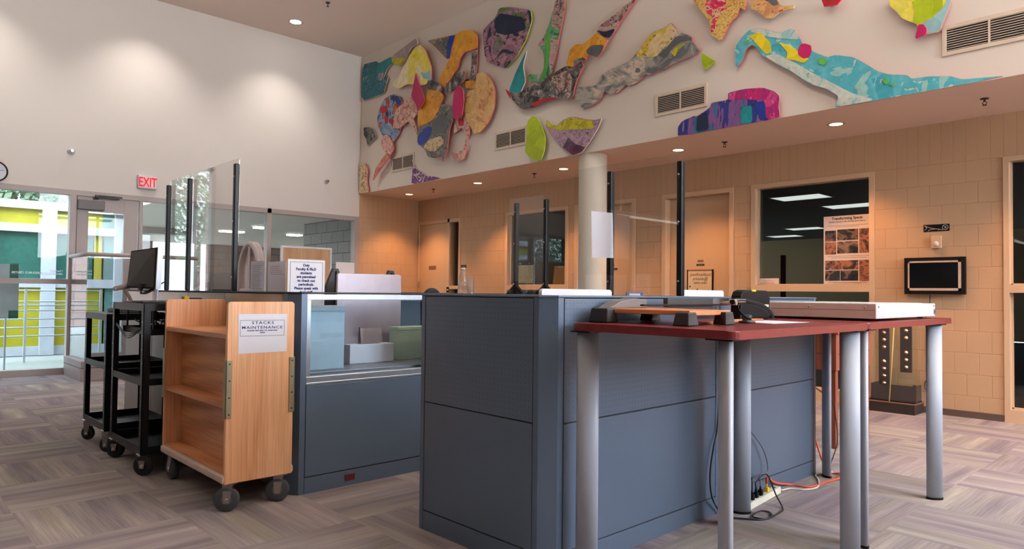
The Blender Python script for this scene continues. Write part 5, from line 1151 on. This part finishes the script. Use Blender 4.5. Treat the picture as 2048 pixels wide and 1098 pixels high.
# name plate on the front desk
a, b = on(1253.5, 584, 'Y', 2.28), on(1286, 591, 'Y', 2.28)
npl = thing('name_plate', 'small blue name plate standing on the front desk between the two white computers', 'name plate', ((a.x+b.x)/2, 2.28, .741)); 
MB().box(a.x, b.x, 2.28, 2.285, 1.09, a.z, .001).build('plate', 'plaque_blue', npl)
MB().box((a.x+b.x)/2-.012, (a.x+b.x)/2+.012, 2.286, 2.30, .741, 1.12).build('stand', 'black_plastic', npl)
m = MB(); n_ = 9
for k in range(n_): m.box(a.x+(b.x-a.x)*(.16+.68*k/n_), a.x+(b.x-a.x)*(.16+.68*(k+.62)/n_), 2.279, 2.2801, a.z-.018, a.z-.008)
m.build('letters', 'clear_white', npl)
# whiteboard on the door
x = XW+.097; a, b = on(1375.5, 541, 'X', x), on(1425.5, 541, 'X', x); y0, y1, z1 = b.y, a.y, a.z; z0 = z1-.36
wbd = thing('whiteboard', 'small whiteboard with handwriting and magnets hung on the door right of the column', 'whiteboard', (x, (y0+y1)/2, z0))
MB().box(x-.006, x, y0, y1, z0, z1).build('board', 'whiteboard', wbd)
MB().box(x-.012, x, y0-.012, y0+.008, z0, z1+.01, .003).build('side_bar', 'black_plastic', wbd); MB().box(x-.012, x, y1-.008, y1+.006, z0, z1+.01, .003).build('side_bar', 'black_plastic', wbd)
MB().box(x-.009, x, y0, y1, z1-.008, z1+.008).build('top_rail', 'plaque_brown', wbd)
for s, px, py, h in (('JoanRinalducci:', 1380, 552, .055), ('yrinaldu@', 1385, 560.5, .056), ('uncc.edu', 1387, 568, .056)):
    p = on(px, py, 'X', x-.006); lettering(s, (x-.0065, p.y, p.z), (0, -1, 0), (0, 0, 1), h, 'ink_black', wbd, align='LEFT', xs=.92, shear=.25, depth=.0004)
for px, py in ((1380, 573), (1395, 579)):
    p = on(px, py, 'X', x-.006); MB().lathe((x-.006, p.y, p.z), [(.010, 0), (.010, .006), (.006, .008)], 14, (-1, 0, 0)).build('magnet', 'plaque_dark', wbd)
# poster and cards inside the big office window
x = XW+.077; a, b = on(1647.5, 434, 'X', x), on(1739, 425, 'X', x); y1, y0 = a.y, 2.70; z1, z0 = a.z, 1.262
po = thing('poster', 'poster with a grid of photographs inside the large office window', 'poster', (x, (y0+y1)/2, z0))
MB().box(x-.0012, x, y0, y1, z0, z1).build('sheet', 'paper_pink', po); W_, H_ = y1-y0, z1-z0
for s, v, h, bo in (('Transforming Space:', .945, .040, .0012), ('Student Spaces in the Architecture Library', .905, .0225, .0004)): lettering(s, (x-.0014, (y0+y1)/2, z0+H_*v), (0, -1, 0), (0, 0, 1), h, 'ink_black', po, bold=bo, xs=.98, depth=.0003)
for v, u0, u1 in ((.855, .08, .94), (.835, .25, .75), (.41, .08, .95), (.385, .15, .9), (.03, .1, .9), (.018, .2, .8)): MB().box(x-.0016, x-.0012, y1-W_*u1, y1-W_*u0, z0+H_*v, z0+H_*v+.004).build('small_print', 'ink_grey', po)
art_mat('photo_a', [(40, 44, 52), (96, 84, 80), (140, 116, 100), (176, 150, 130)], 14, 1.5, 31, splat=(40, 36, 40)); art_mat('photo_b', [(130, 86, 70), (170, 118, 96), (110, 80, 74), (60, 50, 54)], 16, 2, 32, splat=(196, 160, 130)); art_mat('photo_c', [(34, 40, 48), (50, 54, 60), (120, 96, 84), (30, 34, 40)], 14, 1, 33, splat=(150, 130, 116))
for mt, u0, u1, v0, v1 in (('photo_a', .03, .27, .63, .79), ('photo_c', .29, .73, .64, .80), ('photo_b', .75, 1, .45, .80), ('photo_b', .03, .27, .44, .62), ('photo_a', .29, .73, .45, .625), ('photo_b', .03, .73, .215, .35), ('photo_c', .03, .35, .055, .205), ('photo_c', .36, .73, .055, .205), ('photo_b', .75, 1, .05, .35)):
    MB().box(x-.0018, x-.0012, y1-W_*u1, y1-W_*u0, z0+H_*v0, z0+H_*v1).build('photograph', mt, po)
a, b = on(1512, 557, 'X', x), on(1558, 557, 'X', x)
cd = thing('window_card', 'small white card in the lower left corner of the large office window', 'card', (x, (a.y+b.y)/2, 1.262)); MB().box(x-.0012, x, b.y, a.y, 1.2705, a.z).build('sheet', 'paper_pink', cd)
m = MB()
for k in range(3): m.box(x-.0016, x-.0012, b.y+.07-.01*k, a.y-.08+.01*k, a.z-.03-.017*k, a.z-.026-.017*k)
m.build('printed_lines', 'ink_grey', cd)
# window ledge things of the far office window
x = XW+.10; a, b = on(1034, 531, 'X', x), on(1067, 531, 'X', x); z1 = a.z; z0 = 1.258
eb = thing('easel_board', 'small easel board with green notes on the ledge of the far office window', 'board', (x, (a.y+b.y)/2, z0))
m = MB(); m.prism([(x, b.y-.03, z0+.01), (x, a.y+.01, z0+.01), (x, a.y+.01, z1+.02), (x, b.y-.03, z1+.02)], (.012, 0, 0)); m.build('frame', 'black_plastic', eb); MB().box(x-.002, x, b.y, a.y, z0+.03, z1).build('sheet', 'whiteboard', eb)
m = MB(); rnd = random.Random(3)
for k in range(11):
    for j in range(3):
        ya = a.y-.03-(a.y-b.y-.05)*(j+rnd.uniform(0, .3))/3; m.box(x-.0026, x-.002, ya-(a.y-b.y)*rnd.uniform(.12, .26), ya, z1-.03-.0195*k, z1-.026-.0195*k)
m.build('handwriting', 'ink_green', eb)
for u_ in (.2, .75): MB().cyl((x-.004, a.y-(a.y-b.y)*u_, z1+.028), (x+.004, a.y-(a.y-b.y)*u_, z1+.028), .012, seg=12).build('ring', 'clear_white', eb)
a, b = on(1109, 532, 'X', x), on(1133, 531, 'X', x); c_, d_ = on(1105, 570, 'X', x), on(1131, 570, 'X', x)
cb = tag(MB().prism([(x, a.y, a.z), (x, b.y, a.z), (x, d_.y, z0+.004), (x, c_.y, z0+.004)], (.02, 0, 0), bev=.002).build('clipboard', 'cardboard'), 'brown clipboard leaning on the ledge of the far office window', 'clipboard')
MB().box(x-.004, x, (a.y+b.y)/2-.05, (a.y+b.y)/2+.05, a.z-.03, a.z-.008, .002).build('clip', 'steel', cb)
# glowing office ceiling panels, some standing in for reflections in the glass
for i, (xx, yy) in enumerate(((12.6, 5.6), (14.4, 5.4), (18.5, 8.1), (20.5, 9.6), (17.5, 10.9), (11.5, 9.3))):
    t = thing('office_panel_glow', 'dim square panel in the dark office, standing for lights and reflections in the glass', 'ceiling light', (xx, yy, 2.95), 'dim ceiling panels in the dark offices')
    MB().box(xx-.3, xx+.3, yy-.45, yy+.45, 2.944, 2.949).build('diffuser', 'panel_dim', t); m = MB()
    for q_ in ((xx-.32, xx-.3, yy-.47, yy+.47), (xx+.3, xx+.32, yy-.47, yy+.47), (xx-.3, xx+.3, yy-.47, yy-.45), (xx-.3, xx+.3, yy+.45, yy+.47)): m.box(*q_, 2.938, 2.949)
    m.build('frame', 'white_plastic', t)
# breezeway tubes and round lights
for i, (px, py, px2) in enumerate(((509, 455, 532), (575, 470, 603), (440, 463, 487))):
    c = on((px+px2)/2, py, 'Z', 2.43); hw = (px2-px)/2*c.y/1390*1.25
    t = thing('ceiling_tube_light', ['long bright ceiling fixture in the left bay of the breezeway, right one', 'bright ceiling fixture beyond the right storefront bay', 'long bright ceiling fixture farthest left in the breezeway'][i], 'ceiling light', (c.x, c.y, 2.455), 'breezeway ceiling fixtures')
    MB().box(c.x-hw*.75, c.x+hw*.75, c.y-.12, c.y+.12, 2.41, 2.454, .005).build('diffuser', 'tube_white', t); MB().box(c.x-hw*.8, c.x+hw*.8, c.y-.14, c.y+.14, 2.44, 2.4545).build('tray', 'white_plastic', t)
# ------------------------------------------------------------------ knee wall with glass screen
K0 = on(179, 762, 'Z', 0); kx, ky = 2.035, K0.y
ra = thing('glass_screen', 'glass screen on a low grey wall in front of the entrance door', 'glass screen', (kx, ky, 0))
m = MB(); m.box(kx, kx+.10, ky, YL-.012, 0, .235, .003); m.box(kx+.10, 3.4, ky, ky+.10, 0, .235, .003); m.build('low_wall', 'knee_wall', ra)
m = MB(); m.box(kx-.006, kx+.106, ky-.006, YL-.012, .235, .245, .002); m.box(kx+.106, 3.4, ky-.006, ky+.106, .235, .245, .002); m.build('sill_cap', 'storefront_grey', ra)
m = MB(); m.box(kx-.002, kx, ky+.01, YL-.02, .155, .162); m.box(kx, 3.4, ky-.002, ky, .155, .162); m.build('seam', 'seam_dark', ra)
zt = on(185, 507, 'X', kx+.05).z
m = MB(); m.box(kx+.046, kx+.054, ky+.05, YL-.02, .245, zt-.02); m.box(kx+.06, 3.38, ky+.046, ky+.054, .245, zt-.02); m.build('glass_sheet', 'rail_glass', ra)
m = MB(); m.cyl((kx+.05, ky+.04, zt), (kx+.05, YL-.015, zt), .026, seg=14); m.cyl((kx+.03, ky+.05, zt), (3.4, ky+.05, zt), .026, seg=14); m.build('cap_rail', 'storefront_grey', ra)
# security gate
def gate(label, x, y, h):
    t = thing('security_gate', label, 'security gate', (x, y, 0), 'grey arched security gates'); w_ = .27
    pts = [(x, y-w_, 0), (x, y-w_, h-.36)]+[(x, y-w_*math.cos(PI*k/10), h-.36+.36*math.sin(PI*k/10)) for k in range(1, 10)]+[(x, y+w_, h-.36), (x, y+w_, 0)]
    m = MB()
    for s in (-.025, .025): m.tube([(px+s, py, pz) for px, py, pz in pts], .035, 10)
    m.build('arch', 'gate_grey', t); MB().box(x-.04, x+.04, y-.035, y+.035, .02, h-.03, .01).build('center_bar', 'gate_grey', t)
    MB().box(x-.045, x+.045, y-w_, y+w_, h-.62, h-.55, .01).build('cross_bar', 'gate_grey', t)
    MB().box(x-.12, x+.12, y-w_-.06, y+w_+.06, 0, .03, .006).build('base', 'gate_grey', t)
gate('grey arched security gate left of the wooden display panel', 3.56, 8.42, 1.70)
# wooden display panel by the entrance wall
a, b = on(566, 496, 'Y', 9.9), on(660, 499, 'Y', 9.9)
dp = thing('display_board', 'tall wooden display panel with a pale edge standing at the entrance wall', 'display panel', ((a.x+b.x)/2, 9.9, 0)); zt = (a.z+b.z)/2
MB().box(a.x, b.x, 9.9, 9.94, 0, zt, .003).build('board', 'pine', dp); m = MB()
m.box(a.x-.02, b.x+.03, 9.89, 9.95, zt, zt+.03, .003); m.box(b.x, b.x+.03, 9.89, 9.95, 0, zt, .003); m.box(a.x-.02, a.x, 9.89, 9.95, 0, zt, .003); m.build('edge', 'paper', dp)
m = MB(); m.box(a.x+.10, b.x-.12, 9.893, 9.9, zt-.20, zt-.17); m.box(b.x-.14, b.x-.12, 9.893, 9.9, .2, zt-.17); m.box(a.x+.10, a.x+.12, 9.893, 9.9, .2, zt-.17); m.build('molding', 'oak_upright', dp)
MB().box(a.x+.05, b.x-.05, 9.7, 10.15, 0, .05, .004).build('foot', 'pine', dp)
a, b = on(672, 524, 'Y', 7.3), on(709, 524, 'Y', 7.3)
t = thing('card_rack', 'white card standing behind the back desk at the right end of the entrance glass', 'card', ((a.x+b.x)/2, 7.3, 0)); MB().box(a.x, b.x, 7.3, 7.304, 1.0, a.z).build('card', 'paper_pink', t)
m = MB(); m.box((a.x+b.x)/2-.02, (a.x+b.x)/2+.02, 7.305, 7.335, .02, 1.2); m.box((a.x+b.x)/2-.15, (a.x+b.x)/2+.15, 7.2, 7.45, 0, .02, .004); m.build('stand', 'black_metal', t)
# table easel feet standing inside the back desk
for lab, px, py, Y in (('dark triangular shield foot left of the silver computer top', 672, 537, 4.5), ('dark triangular shield foot behind the right corner of the silver computer', 783, 541, 4.5)):
    p = on(px, py, 'Y', Y); m = MB(); m.prism([(p.x-.075, Y, .661), (p.x+.075, Y, .661), (p.x+.075, Y, p.z-.13), (p.x+.02, Y, p.z), (p.x-.02, Y, p.z), (p.x-.075, Y, p.z-.13)], (0, .03, 0), bev=.003)
    o = m.build('shield_foot', 'dark_grey_plastic'); tag(o, lab, 'shield foot', 'triangular shield feet')
    MB().box(p.x-.004, p.x+.004, Y-.012, Y, .67, p.z-.02).build('slot', 'black_plastic', o)
# ------------------------------------------------------------------ steel connection display by the wall
pl = thing('display_plinth', 'low dark plinth with an open metal trough against the block wall', 'plinth', (7.54, 2.5, 0))
MB().box(7.405, XW-.014, 2.19, 2.86, 0, .095, .003).build('base', 'plaque_dark', pl); MB().box(7.40, XW-.013, 2.185, 2.865, .095, .104, .002).build('top', 'plaque_brown', pl)
m = MB(); m.box(7.455, 7.46, 2.21, 2.60, .12, .27); m.box(7.455, 7.66, 2.205, 2.21, .12, .27); m.box(7.455, 7.66, 2.595, 2.60, .12, .27); m.box(7.455, 7.66, 2.21, 2.595, .115, .12); m.box(7.45, 7.47, 2.19, 2.22, .105, .285); m.build('trough', 'plate_grey', pl)
m = MB(); m.box(7.44, 7.66, 2.2, 2.62, .105, .115); m.build('trough_foot', 'black_metal', pl)
MB().box(7.535, 7.541, 2.20, 2.60, .12, 1.02).build('clear_back', 'plexi', pl)
def plate(label, p0, p1, n_, skip):
    x = 7.52; a, b = on(*p0, 'X', x), on(*p1, 'X', x); t = thing('steel_plate', label, 'steel plate', (x, (a.y+b.y)/2, b.z), 'bolted steel plates')
    y0, y1, z0, z1 = b.y, a.y, b.z, 1.0
    MB().box(x, x+.008, y0, y1, z0, z1, .001).build('plate', 'plate_grey', t); c = (y0+y1)/2
    for k in range(n_):
        z = z0+.05+.072*(k+(1 if k >= skip else 0))
        if z > z1-.02: break
        m = MB(); m.lathe((x, c, z), [(.019, 0), (.019, .003), (.011, .003), (.011, .012), (.006, .012), (.006, .02)], 16, (-1, 0, 0)); m.build('bolt', 'copper_bolt', t)
plate('bolted steel plate hanging left, next to the office window corner', (1757, 655), (1779, 777), 9, 4); plate('bolted steel plate hanging right, below the wall screen', (1800, 655), (1824, 746), 8, 3)
a, b = on(1779, 803, 'Z', .105), on(1787, 655, 'X', 7.47)
tag(MB().cyl((7.425, a.y, .1055), (7.50, b.y-.005, 1.0), .006, .006, 10).build('wooden_rod', 'yellow_rod'), 'thin pale rod leaning between the two bolted steel plates', 'rod')
# reddish wooden stand
L0 = fl(1668, 897); ws = thing('wooden_stand', 'reddish wooden stand with one visible leg beyond the far red table', 'wooden stand', (5.5, 2.4, 0))
xw, yw = L0.x, L0.y
for dx, dy in ((0, 0), (.62, 0), (0, .55), (.62, .55)): MB().box(xw-.02+dx, xw+.03+dx, yw-.02+dy, yw+.03+dy, 0, .62, .004).build('leg', 'cherry', ws)
z0, z1 = on(1668, 735, 'Y', yw).z, on(1668, 668, 'Y', yw).z
MB().box(xw-.03, xw+.66, yw-.03, yw+.6, .58, z1, .004).build('apron', 'cherry', ws); MB().box(xw-.05, xw+.68, yw-.05, yw+.62, z1, z1+.025, .004).build('top', 'cherry', ws)
m = MB(); m.box(xw-.031, xw-.03, yw, yw+.57, .70, .704); m.box(xw, xw+.63, yw-.031, yw-.03, .70, .704); m.build('drawer_gap', 'seam_dark', ws); MB().lathe((xw+.10, yw-.03, .66), [(.006, 0), (.006, .01), (.012, .014), (.01, .022)], 14, (0, -1, 0)).build('knob', 'copper_bolt', ws)
# ------------------------------------------------------------------ sky and exposure
wd = bpy.data.worlds.new('sky'); S.world = wd; wd.use_nodes = True
nt = wd.node_tree; bg = nt.nodes['Background']; tc = nt.nodes.new('ShaderNodeTexCoord'); sp = nt.nodes.new('ShaderNodeSeparateXYZ'); rp = nt.nodes.new('ShaderNodeValToRGB')
nt.links.new(tc.outputs['Generated'], sp.inputs[0]); nt.links.new(sp.outputs[2], rp.inputs[0]); nt.links.new(rp.outputs[0], bg.inputs[0])
e = rp.color_ramp.elements; e[0].position = .0; e[0].color = (.80, .86, .92, 1); e[1].position = .6; e[1].color = (.62, .76, .95, 1)
# the sky is brighter on the sunny side, behind the camera
m1 = nt.nodes.new('ShaderNodeMapRange'); nt.links.new(sp.outputs[1], m1.inputs[0])
for i_, v_ in ((1, -.75), (2, .55), (3, SKY_SUN), (4, SKY)): m1.inputs[i_].default_value = v_
nt.links.new(m1.outputs[0], bg.inputs[1])
S.view_settings.view_transform = 'Standard'; S.view_settings.look = 'None'; S.view_settings.exposure = EXPO; S.view_settings.gamma = 1
S.view_settings.use_curve_mapping = False
S.cycles.use_denoising = True
S.cycles.max_bounces = 8; S.cycles.diffuse_bounces = 4; S.cycles.glossy_bounces = 4; S.cycles.transparent_max_bounces = 24; S.cycles.transmission_bounces = 4
S.cycles.sample_clamp_indirect = 4; S.cycles.caustics_reflective = False; S.cycles.caustics_refractive = False
